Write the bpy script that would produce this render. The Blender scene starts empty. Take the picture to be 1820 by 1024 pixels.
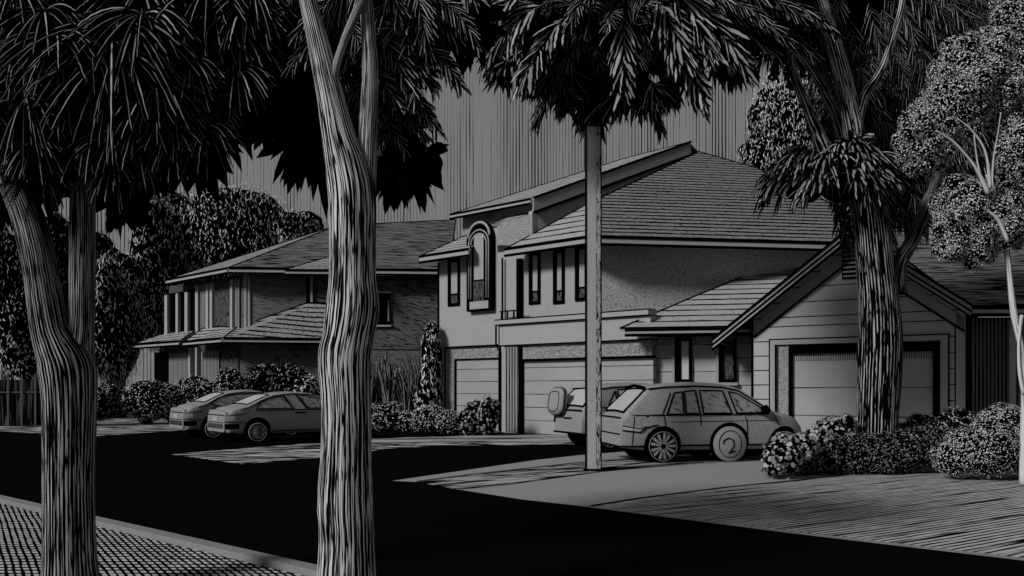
import bpy, math, random
import numpy as np
from mathutils import Vector
random.seed(7); RNG = np.random.default_rng(11)
SC = bpy.context.scene; COL = SC.collection
F, CX, HY, EYE = 1450.0, 910.0, 690.0, 1.6
R = math.radians

# ------------------------------------------------------------------ helpers: place
def at(px, py, Y): return Vector(((px-CX)/F*Y, Y, EYE+(HY-py)/F*Y))
def gr(px, py, z=0.0):
    Y = (EYE-z)*F/(py-HY); return Vector(((px-CX)/F*Y, Y, z))
def onplane(px, py, p0, n):
    d = Vector(((px-CX)/F, 1, (HY-py)/F)); o = Vector((0, 0, EYE)); n = Vector(n)
    return o + d*((Vector(p0)-o).dot(n)/d.dot(n))
def V(*a): return Vector(a)

# ------------------------------------------------------------------ helpers: objects
def origin(o):
    v = Vector((0, 0, 0))
    while o is not None:
        v += o.location; o = o.parent
    return v
def empty(name, loc, rz=0.0):
    o = bpy.data.objects.new(name, None); COL.objects.link(o); o.empty_display_size = 0.2
    o.location = loc; o.rotation_euler = (0, 0, rz); return o
def tag(o, label=None, cat=None, group=None, kind=None):
    for k, v in (('label', label), ('category', cat), ('group', group), ('kind', kind)):
        if v: o[k] = v
    return o
def thing(name, label, cat, loc, rz=0.0, group=None):
    return tag(empty(name, loc, rz), label, cat, group)

class MB:
    """collects faces, then builds one mesh object"""
    def __init__(s): s.v = []; s.f = []; s.uv = []; s.sm = []
    def face(s, pts, uvs=None, smooth=False):
        i = len(s.v); s.v += [tuple(p) for p in pts]; s.f.append(tuple(range(i, i+len(pts))))
        s.uv += list(uvs) if uvs else [(0, 0)]*len(pts); s.sm.append(smooth)
    def quadbox(s, O, e, n, u0, u1, v0, v1, d0, d1):
        """box on a wall frame: u along e, v up, d along outward n"""
        O = Vector(O); e = Vector(e); n = Vector(n); z = V(0, 0, 1)
        P = lambda u, v, d: O+e*u+z*v+n*d
        s.face([P(u0,v0,d1),P(u1,v0,d1),P(u1,v1,d1),P(u0,v1,d1)], [(u0,v0),(u1,v0),(u1,v1),(u0,v1)])
        s.face([P(u1,v0,d0),P(u0,v0,d0),P(u0,v1,d0),P(u1,v1,d0)], [(u1,v0),(u0,v0),(u0,v1),(u1,v1)])
        s.face([P(u0,v0,d0),P(u0,v0,d1),P(u0,v1,d1),P(u0,v1,d0)], [(d0,v0),(d1,v0),(d1,v1),(d0,v1)])
        s.face([P(u1,v0,d1),P(u1,v0,d0),P(u1,v1,d0),P(u1,v1,d1)], [(d1,v0),(d0,v0),(d0,v1),(d1,v1)])
        s.face([P(u0,v1,d1),P(u1,v1,d1),P(u1,v1,d0),P(u0,v1,d0)], [(u0,d1),(u1,d1),(u1,d0),(u0,d0)])
        s.face([P(u0,v0,d0),P(u1,v0,d0),P(u1,v0,d1),P(u0,v0,d1)], [(u0,d0),(u1,d0),(u1,d1),(u0,d1)])
    def wall(s, O, e, n, L, z0, z1, th, holes=()):
        us = sorted({0.0, L, *[h[0] for h in holes], *[h[1] for h in holes]})
        vs = sorted({z0, z1, *[h[2] for h in holes], *[h[3] for h in holes]})
        us = [u for u in us if 0 <= u <= L]; vs = [v for v in vs if z0 <= v <= z1]
        def solid(i, j):
            if i < 0 or j < 0 or i >= len(us)-1 or j >= len(vs)-1: return False
            u = (us[i]+us[i+1])/2; v = (vs[j]+vs[j+1])/2
            return not any(h[0] < u < h[1] and h[2] < v < h[3] for h in holes)
        O = Vector(O); e = Vector(e); n = Vector(n); z = V(0, 0, 1)
        P = lambda u, v, d: O+e*u+z*v+n*d
        for i in range(len(us)-1):
            for j in range(len(vs)-1):
                if not solid(i, j): continue
                a, b, c, d = us[i], us[i+1], vs[j], vs[j+1]
                q = [(a,c),(b,c),(b,d),(a,d)]
                s.face([P(u,v,0) for u,v in q], q)
                s.face([P(u,v,-th) for u,v in q[::-1]], q[::-1])
                for (di,dj,(A,B)) in ((-1,0,((a,d),(a,c))),(1,0,((b,c),(b,d))),(0,-1,((a,c),(b,c))),(0,1,((b,d),(a,d)))):
                    if not solid(i+di, j+dj):
                        s.face([P(*B,0),P(*A,0),P(*A,-th),P(*B,-th)], [(B[0],B[1]),(A[0],A[1]),(A[0]+th,A[1]),(B[0]+th,B[1])])
    def prism(s, poly, off, uaxis=None, vaxis=None):
        """polygon extruded by vector off; uv on axes"""
        poly = [Vector(p) for p in poly]; off = Vector(off)
        ua = Vector(uaxis) if uaxis else V(1,0,0); va = Vector(vaxis) if vaxis else V(0,0,1)
        uvf = lambda p: ((p-poly[0]).dot(ua), (p-poly[0]).dot(va))
        s.face(poly, [uvf(p) for p in poly])
        b = [p+off for p in poly]
        s.face(b[::-1], [uvf(p) for p in b[::-1]])
        for i in range(len(poly)):
            j = (i+1) % len(poly)
            q = [poly[j], poly[i], b[i], b[j]]
            s.face(q, [uvf(p) for p in q])
    def tube(s, pts, rad, n=8, cap=True, twist=0.0, vscale=1.0, ell=1.0, jitter=0.0, ref=None):
        pts = [Vector(p) for p in pts]; m = len(pts)
        if not hasattr(rad, '__len__'): rad = [rad]*m
        rings = []; v = 0.0; vsl = []; last = None
        for k, p in enumerate(pts):
            t = (pts[min(k+1,m-1)]-pts[max(k-1,0)]).normalized()
            if last is None:
                a = Vector(ref) if ref else (V(1,0,0) if abs(t.x) < .8 else V(0,1,0))
            else: a = last
            x = (a-t*a.dot(t)).normalized(); last = x; y = t.cross(x)
            if k: v += (p-pts[k-1]).length
            vsl.append(v*vscale)
            rg = []
            for i in range(n):
                an = 2*math.pi*i/n+twist*k
                rr = rad[k]*(1+(random.uniform(-jitter, jitter) if jitter else 0))
                rg.append(p+x*math.cos(an)*rr+y*math.sin(an)*rr*ell)
            rings.append(rg)
        i0 = len(s.v)
        for rg in rings: s.v += [tuple(q) for q in rg]
        for k in range(m-1):
            for i in range(n):
                j = (i+1) % n
                s.f.append((i0+k*n+i, i0+k*n+j, i0+(k+1)*n+j, i0+(k+1)*n+i)); s.sm.append(True)
                s.uv += [(i/n, vsl[k]), ((i+1)/n, vsl[k]), ((i+1)/n, vsl[k+1]), (i/n, vsl[k+1])]
        if cap:
            s.f.append(tuple(i0+i for i in range(n-1, -1, -1))); s.sm.append(False); s.uv += [(.5, 0)]*n
            s.f.append(tuple(i0+(m-1)*n+i for i in range(n))); s.sm.append(False); s.uv += [(.5, 0)]*n
    def build(s, name, mat, parent=None, world=True):
        me = bpy.data.meshes.new(name)
        off = origin(parent) if (parent and world) else Vector((0, 0, 0))
        me.from_pydata([(a-off.x, b-off.y, c-off.z) for a, b, c in s.v], [], s.f)
        ul = me.uv_layers.new(name='UVMap'); ul.data.foreach_set('uv', np.array(s.uv, np.float32).ravel())
        me.polygons.foreach_set('use_smooth', s.sm); me.materials.append(mat); me.update()
        o = bpy.data.objects.new(name, me); COL.objects.link(o)
        if parent: o.parent = parent
        return o

def npmesh(name, verts, faces_list, uvs, mat, parent, smooth=False):
    """fast mesh from numpy: faces_list = list of (k,m) arrays"""
    me = bpy.data.meshes.new(name)
    off = np.array(origin(parent)) if parent else np.zeros(3)
    verts = verts-off
    loops = np.concatenate([f.ravel() for f in faces_list]).astype(np.int32)
    tot = np.concatenate([np.full(len(f), f.shape[1], np.int32) for f in faces_list])
    start = np.concatenate([[0], np.cumsum(tot)[:-1]]).astype(np.int32)
    me.vertices.add(len(verts)); me.vertices.foreach_set('co', verts.astype(np.float32).ravel())
    me.loops.add(len(loops)); me.loops.foreach_set('vertex_index', loops)
    me.polygons.add(len(tot)); me.polygons.foreach_set('loop_start', start); me.polygons.foreach_set('loop_total', tot)
    ul = me.uv_layers.new(name='UVMap'); ul.data.foreach_set('uv', uvs[loops].astype(np.float32).ravel())
    if smooth: me.polygons.foreach_set('use_smooth', np.ones(len(tot), bool))
    for m in (mat if isinstance(mat, (list, tuple)) else [mat]): me.materials.append(m)
    me.update(calc_edges=True); me.validate()
    o = bpy.data.objects.new(name, me); COL.objects.link(o)
    if parent: o.parent = parent
    return o
def nrm(a): return a/np.maximum(np.linalg.norm(a, axis=-1, keepdims=True), 1e-9)

# ------------------------------------------------------------------ materials
class NT:
    def __init__(s, name):
        s.m = bpy.data.materials.new(name); s.m.use_nodes = True; s.t = s.m.node_tree; s.n = s.t.nodes; s.n.clear()
    def node(s, ty, **kw):
        x = s.n.new(ty)
        for k, v in kw.items(): setattr(x, k, v)
        return x
    def link(s, a, b): s.t.links.new(a, b)
    def math(s, op, a, b=None, clamp=False):
        x = s.node('ShaderNodeMath', operation=op, use_clamp=clamp)
        for i, v in enumerate((a, b)):
            if v is None: continue
            if isinstance(v, (int, float)): x.inputs[i].default_value = v
            else: s.link(v, x.inputs[i])
        return x.outputs[0]
    def coords(s, kind='UV', scale=(1,1,1), rot=0.0):
        tc = s.node('ShaderNodeTexCoord'); mp = s.node('ShaderNodeMapping')
        mp.vector_type = 'POINT'
        if rot:
            r = s.node('ShaderNodeMapping'); r.inputs['Rotation'].default_value = (0, 0, rot)
            s.link(tc.outputs[kind], r.inputs[0]); s.link(r.outputs[0], mp.inputs[0])
        else: s.link(tc.outputs[kind], mp.inputs[0])
        mp.inputs['Scale'].default_value = scale
        return mp.outputs[0]
    def noise(s, vec, scale=1.0, detail=2.0, rough=.5, dist=0.0):
        x = s.node('ShaderNodeTexNoise'); x.inputs['Scale'].default_value = scale; x.inputs['Detail'].default_value = detail
        x.inputs['Roughness'].default_value = rough; x.inputs['Distortion'].default_value = dist
        s.link(vec, x.inputs['Vector']); return x.outputs['Fac']
    def step(s, fac, thr, soft):
        x = s.node('ShaderNodeMapRange'); x.inputs['From Min'].default_value = thr-soft; x.inputs['From Max'].default_value = thr+soft
        s.link(fac, x.inputs['Value']); return x.outputs['Result']
    def mix(s, fac, a, b):
        x = s.node('ShaderNodeMix', data_type='RGBA')
        s.link(fac, x.inputs[0])
        for i, v in ((6, a), (7, b)):
            if isinstance(v, (int, float)): x.inputs[i].default_value = (v, v, v, 1)
            else: s.link(v, x.inputs[i])
        return x.outputs[2]
    def out(s, col, rough=1.0, spec=0.0, bump=None, bs=.3, bd=.02):
        b = s.node('ShaderNodeBsdfPrincipled'); o = s.node('ShaderNodeOutputMaterial')
        b.inputs['Roughness'].default_value = rough; b.inputs['Specular IOR Level'].default_value = spec
        if isinstance(col, (int, float)): b.inputs['Base Color'].default_value = (col, col, col, 1)
        else: s.link(col, b.inputs['Base Color'])
        if bump is not None:
            bp = s.node('ShaderNodeBump'); bp.inputs['Strength'].default_value = bs; bp.inputs['Distance'].default_value = bd
            s.link(bump, bp.inputs['Height']); s.link(bp.outputs[0], b.inputs['Normal'])
        s.link(b.outputs[0], o.inputs[0]); return s.m

INK = 0.002
def m_ink(name='ink_black', v=INK): return NT(name).out(v)
def m_plain(name, base, speck=.0, scale=30, thr=.34, kind='Object', var=.12, rough=1, spec=0):
    t = NT(name); c = t.coords(kind)
    g = t.noise(c, scale*2.3, 2); b = t.noise(c, .8, 3)
    k = t.math('ADD', t.math('MULTIPLY', t.math('SUBTRACT', g, .5), var*2.4), t.math('MULTIPLY', t.math('SUBTRACT', b, .5), var*1.6))
    col = t.mix(t.math('ADD', k, .5), base*.55, base*1.45)
    if speck:
        d = t.step(t.noise(c, scale, 1.5, .6), thr, .035)
        col = t.mix(d, base*(1-speck), col)
    return t.out(col, rough, spec)
def m_lines(name, light, dark, sx, sy, thr=.48, soft=.05, kind='UV', rot=0.0, detail=2.5, dist=.4, sx2=None, var=.25):
    """engraver's strokes: noise stretched along one direction"""
    t = NT(name); c = t.coords(kind, (sx, sy, 1), rot)
    n = t.noise(c, 1.0, detail, .55, dist)
    f = t.step(n, thr, soft)
    if sx2:
        c2 = t.coords(kind, (sx2, sy*1.6, 1), rot); f = t.math('MULTIPLY', f, t.step(t.noise(c2, 1, 2, .5, dist), thr-.06, soft))
    lv = t.noise(t.coords(kind, (sx*.11, sy*.3, 1), rot), 1, 2)
    lt = t.mix(lv, light*(1-var), light*(1+var))
    return t.out(t.mix(f, dark, lt))
def m_rows(name, light, dark, period, width, wob=.12, speck=0., breakup=.0, vert=False, soft=.02, base2=None):
    """straight courses (siding, panels, tile rows) ruled along u, one every period of v"""
    t = NT(name); tc = t.node('ShaderNodeTexCoord'); sp = t.node('ShaderNodeSeparateXYZ'); t.link(tc.outputs['UV'], sp.inputs[0])
    u, v = (sp.outputs[1], sp.outputs[0]) if vert else (sp.outputs[0], sp.outputs[1])
    cb = t.node('ShaderNodeCombineXYZ'); t.link(t.math('MULTIPLY', u, .9), cb.inputs[0]); t.link(t.math('MULTIPLY', v, 1.2/period), cb.inputs[1])
    n = t.noise(cb.outputs[0], 1.0, 3)
    vv = t.math('ADD', t.math('DIVIDE', v, period), t.math('MULTIPLY', t.math('SUBTRACT', n, .5), wob*2))
    fr = t.math('FRACT', vv)
    wd = t.math('MULTIPLY', t.math('ADD', t.math('MULTIPLY', t.math('SUBTRACT', n, .5), 2.2*breakup), 1.0), width)
    f = t.math('SUBTRACT', fr, wd); f = t.step(f, 0.0, soft)
    c = t.coords('UV', (1, 1, 1)); g = t.noise(c, 26, 2); b = t.noise(c, .7, 3)
    k = t.math('ADD', t.math('MULTIPLY', g, .35), t.math('MULTIPLY', b, .65))
    lt = t.mix(k, light*.72, light*1.28)
    if speck:
        lt = t.mix(t.step(t.noise(t.coords('UV', (6, 38, 1)), 1, 2, .6), speck, .05), dark, lt)
    return t.out(t.mix(f, dark, lt))
def m_bark(name, light, dark, N, wob=5.0, thr=-.1, vs=1.0, fine=.5):
    """furrows running along the stem: ruled lines that waver, swell and break"""
    t = NT(name); tc = t.node('ShaderNodeTexCoord'); sp = t.node('ShaderNodeSeparateXYZ'); t.link(tc.outputs['UV'], sp.inputs[0])
    u, v = sp.outputs[0], sp.outputs[1]
    def nz(a, b, det=2):
        c = t.node('ShaderNodeCombineXYZ'); t.link(t.math('MULTIPLY', u, a), c.inputs[0]); t.link(t.math('MULTIPLY', v, b*vs), c.inputs[1]); return t.noise(c.outputs[0], 1, det)
    ph = t.math('ADD', t.math('MULTIPLY', nz(3, .7, 2), wob*.5), t.math('MULTIPLY', nz(N*.55, .75, 3), wob))
    x = t.math('SINE', t.math('ADD', t.math('MULTIPLY', u, 6.28318*N), ph))
    x = t.math('ADD', x, t.math('MULTIPLY', t.math('SUBTRACT', nz(N*1.1, 1.1, 3), .5), 6.0))
    f = t.step(x, thr, .10)
    r = t.math('ABSOLUTE', t.math('SUBTRACT', nz(N*1.25, .75, 1.5), .5))
    r2 = t.math('ABSOLUTE', t.math('SUBTRACT', nz(N*2.3, 1.3, 1.5), .5))
    f = t.math('MULTIPLY', f, t.step(r, .03, .009)); f = t.math('MULTIPLY', f, t.math('MAXIMUM', t.step(r2, .035*fine, .014), .05))
    big = nz(3.2, 1.0, 3); f = t.math('MULTIPLY', f, t.step(t.math('ADD', big, t.math('MULTIPLY', x, .05)), .36, .05))
    lt = t.mix(nz(N*.3, 3, 2), light*.75, light*1.2)
    return t.out(t.mix(f, dark, lt))
def m_cobble(name, light, dark, sc):
    t = NT(name); c = t.coords('UV', (sc, sc*1.5, 1))
    v = t.node('ShaderNodeTexVoronoi', feature='DISTANCE_TO_EDGE'); t.link(c, v.inputs['Vector'])
    f = t.step(v.outputs['Distance'], .075, .04)
    return t.out(t.mix(f, dark, t.mix(t.noise(c, 1.3, 2), light*.4, light*1.4)))
def m_leaf(name, light, dark, half=.22, keep=.5, brk=5.0, span=.5):
    """leaf with a pale midrib band; breadth and tone vary from leaf to leaf (uv v = leaf number + t)"""
    t = NT(name); tc = t.node('ShaderNodeTexCoord'); sp = t.node('ShaderNodeSeparateXYZ'); t.link(tc.outputs['UV'], sp.inputs[0])
    u, v = sp.outputs[0], sp.outputs[1]
    w = t.node('ShaderNodeTexWhiteNoise', noise_dimensions='1D'); t.link(t.math('FLOOR', v), w.inputs['W'])
    r = w.outputs['Value']
    d = t.math('ABSOLUTE', t.math('SUBTRACT', u, .5))
    cb = t.node('ShaderNodeCombineXYZ'); t.link(t.math('MULTIPLY', v, brk), cb.inputs[1]); t.link(t.math('MULTIPLY', u, 2), cb.inputs[0])
    n = t.noise(cb.outputs[0], 1, 2)
    hw = t.math('MULTIPLY', t.math('MULTIPLY', t.step(r, 1-keep, span), half), t.math('ADD', t.math('MULTIPLY', n, 1.6), .2))
    f = t.step(t.math('SUBTRACT', hw, d), 0, .03)
    lt = t.mix(t.math('FRACT', t.math('MULTIPLY', r, 17.3)), light*.5, light*1.25)
    return t.out(t.mix(f, dark, lt))
def m_wave(name, light, dark, freq, rot, thr=0.0, cross=None):
    """ruled hatching on the ground (kind Object, metres)"""
    t = NT(name)
    def ruled(fr, ro, th, wob):
        c = t.coords('Object', (1, 1, 1), ro); n = t.noise(c, .5, 3)
        sp = t.node('ShaderNodeSeparateXYZ'); t.link(c, sp.inputs[0])
        n2 = t.noise(t.coords('Object', (fr*1.3, fr*.18, 1), ro), 1, 2)
        x = t.math('SINE', t.math('ADD', t.math('MULTIPLY', sp.outputs[0], fr*6.283), t.math('MULTIPLY', n, wob)))
        return t.step(t.math('ADD', x, t.math('MULTIPLY', t.math('SUBTRACT', n2, .5), 2.6)), th, .25)
    f = ruled(freq, rot, thr, 5)
    if cross: f = t.math('MULTIPLY', f, ruled(cross[0], cross[1], cross[2], 3))
    lt = t.mix(t.noise(t.coords('Object'), 2.2, 3), light*.7, light*1.25)
    return t.out(t.mix(f, dark, lt))

M = {}
M['ink'] = m_ink()
M['asphalt'] = m_plain('asphalt', .004)
M['soil'] = m_plain('dark_soil', .004)
M['stucco'] = m_plain('stucco', .41, .55, 26, .33)
M['stucco_side'] = m_plain('stucco_side', .60, .85, 34, .42)  # lighter copy for side walls, its colour making up for grazing sun
M['stucco_rough'] = m_plain('stucco_rough', .40, .85, 36, .42)
M['trim'] = m_plain('painted_trim', .40, .4, 12, .28)
M['concrete'] = m_plain('concrete', .34, .5, 22, .27, var=.08)
M['kerb'] = m_plain('kerb_concrete', .27, .5, 22, .3)
M['pane'] = m_plain('pale_blind_glass', .40, 0, 20, var=.05)
M['pane_white'] = m_plain('bright_blind_glass', .62, 0, 20, var=.05)
M['pane_dark'] = m_lines('dark_glass', .13, INK, 34, 4, .48, .06)
M['siding'] = m_rows('siding', .47, INK, .42, .07, .05, 0., .5)
M['siding_short'] = m_rows('siding_short', .46, INK, .42, .055, .05, 0., .9)
M['door'] = m_rows('door_panels', .38, INK, .46, .05, .03, 0., .8)
M['door_wide'] = m_rows('wide_door_panels', .47, INK, .80, .035, .03, 0., .9)
M['rib'] = m_rows('ribbed_boards', .3, INK, .13, .38, .05, 0, .5, vert=True, soft=.06)
M['rib_fine'] = m_rows('fine_ribs', .40, INK, .06, .30, .05, 0, .5, vert=True, soft=.15)
M['boards'] = m_rows('dark_boards', .16, INK, .10, .45, .1, 0, .6, vert=True, soft=.1)
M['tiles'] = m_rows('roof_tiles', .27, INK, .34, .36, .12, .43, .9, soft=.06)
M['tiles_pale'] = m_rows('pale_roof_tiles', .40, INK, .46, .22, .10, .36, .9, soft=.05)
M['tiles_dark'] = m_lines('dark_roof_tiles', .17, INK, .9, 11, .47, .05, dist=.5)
M['tiles_far'] = m_rows('far_roof_tiles', .42, INK, .22, .3, .25, .42, .9, soft=.08)
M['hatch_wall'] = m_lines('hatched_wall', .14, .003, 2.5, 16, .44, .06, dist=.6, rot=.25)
M['hatch_wall_lit'] = m_lines('hatched_wall_lit', .17, .006, 2.5, 20, .41, .08, dist=.4, rot=.2)  # lit copy of the hatched wall, light put into its paler tone
M['stone'] = m_cobble('stone_band', .52, INK, 4.2)
M['bark'] = m_bark('pale_bark', .76, INK, 31, 4.5, -.50, 1.2, 1.0)
M['bark_mid'] = m_bark('bark', .50, INK, 42, 5, -.05, 1.2, 1)
M['bark_dark'] = m_bark('dark_bark', .46, INK, 40, 6, .40, 1, 1)
M['bark_branch'] = m_bark('branch_bark', .55, INK, 9, 4, -.2)
M['bark_branch_pale'] = m_lines('pale_branch_bark', .60, .1, 8, 1.0, .42, .05, dist=.5)
M['limb_bark'] = m_bark('limb_bark', .60, INK, 20, 4, -.3, 1, .8)
M['bark_white'] = m_lines('white_bark', .72, .06, 10, 1.0, .40, .05, dist=.5)
M['post'] = m_plain('pale_post', .46, .6, 24, .33)
M['frond'] = m_leaf('frond', .33, INK, .095, .82)
M['frond_pale'] = m_leaf('pale_frond', .36, INK, .26, .72)
M['frond_fine'] = m_leaf('fine_frond', .31, INK, .17, .62)
M['leaf_silhouette'] = m_ink('silhouette_leaf', .0015)  # silhouette leaves: shade against the sky put into the black colour
M['shrub'] = m_leaf('shrub_leaf', .74, INK, .6, .62, span=.1)
M['shrub_pale'] = m_leaf('pale_shrub_leaf', .82, INK, .6, .74, span=.1)
M['shrub_dark'] = m_leaf('dark_shrub_leaf', .50, INK, .6, .42, span=.1)
M['stroke'] = m_leaf('stroke_leaf', .88, INK, .5, .80, span=.15)
M['stroke_dark'] = m_leaf('dark_stroke_leaf', .48, INK, .45, .5, span=.15)
M['petal'] = m_leaf('round_leaf', .42, INK, .45, .95, .5, span=.1)
M['gum'] = m_leaf('gum_leaf', .80, .004, .6, .66, span=.1)
M['lawn'] = m_wave('mown_lawn', .50, INK, 11, R(58), -.45, (3.3, R(58), -1.0))
M['verge'] = m_wave('crosshatched_verge', .60, INK, 17, R(-34), -.25, (8.6, R(-90), -.30))
M['paver'] = m_lines('pavers', .40, INK, 5.5, .7, .50, .04, kind='Object', rot=R(55), dist=.5)
M['verge_far'] = m_lines('rough_verge', .55, INK, 4.2, .9, .52, .05, kind='Object', rot=R(-15)+math.pi/2, dist=.4)
M['strip_far'] = m_lines('far_strip', .42, INK, 3.0, .22, .47, .05, kind='Object', rot=R(-15)+math.pi/2, dist=.3)
M['car'] = m_plain('car_paint', .34, .6, 60, .40, var=.1, rough=.6, spec=.15)
M['car_dim'] = m_plain('grey_car_paint', .33, .6, 55, .42, var=.1, rough=.6, spec=.15)
M['car_glass'] = m_lines('car_glass', .30, .01, 6, 20, .40, .07, rot=.6)
M['car_glass_plain'] = m_plain('plain_car_glass', .46, .3, 20, .33)
M['rim'] = m_plain('wheel_metal', .36, .3, 30, .33)
M['tail'] = m_plain('lamp_lens', .45, .3, 30, .3)
M['fence_post'] = m_plain('fence_post', .11, .4, 10)
M['fence'] = m_lines('fence_boards', .07, INK, 12, .5, .53, .04)

# ------------------------------------------------------------------ setting: ground
def sheet(name, pts, z, mat, kind='structure'):
    b = MB(); P = [V(p[0], p[1], z) for p in pts]
    b.face(P, [(p.x, p.y) for p in P]); o = b.build(name, mat)
    a = o.data.polygons[0].normal
    if a.z < 0: o.data.flip_normals()
    return tag(o, kind=kind)
def gp(*pp): return [gr(*p) for p in pp]
sheet('ground', [(-400, -60), (400, -60), (400, 600), (-400, 600)], 0.0, M['soil'])
n_ = V(.65, .76, 0); e_ = V(.76, -.65, 0)
def rl(c, s): return n_*c+e_*s
sheet('road', [rl(4.25, -60), rl(4.25, 40), rl(9.35, 40), rl(9.35, -60)], .004, M['asphalt'])
# near verge with its pale kerb
k0 = gr(0, 897); k1 = gr(540, 1027); kd = (k1-k0).normalized(); kn = V(-kd.y, kd.x, 0)
if kn.y < 0: kn = -kn
A, B = k0-kd*14, k1+kd*14
b = MB(); b.prism([A-kn*.02, B-kn*.02, B+kn*.13, A+kn*.13], V(0, 0, .09), kd, kn)
tag(b.build('kerb', M['kerb']), kind='structure')
sheet('verge', [A-kn*.03, B-kn*.03, B-kn*9, A-kn*9], .03, M['verge'])
# apron strips
DZ = .008
S1 = gp((697,855.5),(955,818),(1041,808.5),(1180,798),(1180,812),(1041,822),(836,845),(740,857.5))
S2 = gp((740,857.5),(836,845),(1041,822),(1180,812),(1500,786),(1500,800),(1250,823),(1072,839),(890,864),(815,871))
S3 = gp((815,871),(890,864),(1072,839),(1250,823),(1500,800),(1700,788),(1720,800),(1500,846),(1420,855),(1290,868),(1140,887),(1047,902),(930,889))
sheet('apron_strip', S1, DZ, M['concrete']); sheet('paver_strip', S2, DZ, M['paver']); sheet('driveway', S3, DZ, M['concrete'])
sheet('lawn', gp((1047,902),(1140,887),(1290,868),(1420,855),(1500,846),(1720,800),(2300,770),(2900,1060),(1820,995),(1400,946)), .012, M['lawn'])
sheet('lawn_edge', [p for p in gp((1047,902),(1400,946),(1820,995),(2900,1060),(2900,1066),(1820,1000),(1400,950),(1047,904))], .018, M['kerb'])
sheet('far_strip', gp((661,780),(780,776),(967,771.5),(1000,770),(1100,789),(970,791),(800,792.5),(700,797),(661,802),(560,815),(430,825.5),(303,808),(450,796),(560,788)), DZ, M['verge_far'])
sheet('far_pavement', gp((661,781),(780,777),(990,771),(1090,785),(960,786),(820,785),(740,788),(661,795)), DZ+.006, M['strip_far'])
sheet('far_verge', gp((-400,752),(0,767),(165,776),(312,766),(430,757),(430,744),(200,738),(-400,732)), DZ, M['verge_far'])

def ribbon(name, px, w, z, mat):
    P = gp(*px); P = [V(p.x, p.y, z) for p in P]; b = MB()
    for a, c in zip(P, P[1:]):
        d = (c-a).normalized(); o = V(-d.y, d.x, 0)*w/2; b.face([a-o, c-o, c+o, a+o])
    return tag(b.build(name, mat), kind='structure')
ribbon('driveway_edge', [(1047,902),(1140,887),(1290,868),(1420,855),(1500,846)], .07, .020, M['soil'])
ribbon('paver_edge', [(740,857.5),(836,845),(1041,822),(1180,812)], .07, .021, M['soil'])
ribbon('paver_edge', [(815,871),(890,864),(1072,839),(1250,823)], .06, .022, M['soil'])
# ------------------------------------------------------------------ generic part builders
def tubeobj(name, pts, r, mat, parent, n=6):
    b = MB(); b.tube(pts, r, n); return b.build(name, mat, parent)
def slab(b, poly, th, ua, va): b.prism(poly, V(0, 0, -th), ua, va)
def window(parent, O, e, n, u0, u1, v0, v1, fr=.09, split=None, pane='pane', low='pane_dark', proud=.05, left=.0):
    """dark frame standing proud of the wall, with its panes"""
    f = MB()
    for q in ((u0,u0+fr+left,v0,v1),(u1-fr,u1,v0,v1),(u0+fr+left,u1-fr,v0,v0+fr),(u0+fr+left,u1-fr,v1-fr,v1)):
        f.quadbox(O, e, n, *q, .001, proud)
    fo = f.build('window', M['ink'], parent)
    s = split if split else v0+fr
    g = MB(); g.quadbox(O, e, n, u0+fr+left, u1-fr, s, v1-fr, .002, proud-.03); g.build('pane', M[pane], fo)
    if split:
        g = MB(); g.quadbox(O, e, n, u0+fr+left, u1-fr, v0+fr, s-.06, .002, proud-.03); g.build('pane', M[low], fo)
        g = MB(); g.quadbox(O, e, n, u0+fr+left, u1-fr, s-.06, s, .002, proud-.01); g.build('glazing_bar', M['ink'], fo)
    return fo

# ------------------------------------------------------------------ two-storey house
nf = -n_; ef = e_                      # outward normal and rightward direction of the facade
def FP(px, C, z=0.0):
    Y = C/(.65*(px-CX)/F+.76); return V((px-CX)/F*Y, Y, z)
def zz(py, Y): return EYE+(HY-py)/F*Y
C0 = 22.3
base = FP(780, C0)
H1 = thing('house', 'two storey rendered house with arched window and two garage doors', 'house', base)
O = V(base.x, base.y, 0)
def fu(px, C=C0): return (FP(px, C)-FP(780, C0)).dot(ef)
cor = FP(1046, C0); Lf = fu(1046)
ga0, ga1, ga2 = fu(793), fu(886), fu(922)
gtop = zz(617, FP(840, C0).y)
gb1 = fu(1150)
# facade with two door openings
b = MB()
b.wall(O, ef, nf, Lf, 0, 6.55, .35, [(ga0, ga1, 0, gtop), (ga2-.02, Lf-.3, 0, 3.1)])
b.build('facade_wall', M['stucco'], H1)
b = MB()   # the block behind the facade: side and back walls
le = V(.985, .17, 0).normalized()
far = cor+le*12
P4 = [O-nf*.36, cor-nf*.36-ef*.02, far-nf*7, O-nf*9]
b.prism([V(p.x,p.y,0) for p in P4], V(0,0,6.5)); b.build('rear_wall', M['ink'], H1)
# long side wall
b = MB(); ln = V(le.y, -le.x, 0)
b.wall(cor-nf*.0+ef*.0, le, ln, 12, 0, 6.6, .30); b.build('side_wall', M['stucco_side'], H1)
# parapet piece rising between the two roofs
pl = (FP(890, C0-.05), nf)
pp = [onplane(x, y, *pl) for x, y in ((884,436),(884,402),(946,379),(946,436))]
b = MB(); b.prism(pp, -nf*.3, ef, V(0,0,1)); b.build('parapet', M['stucco_rough'], H1)
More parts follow.
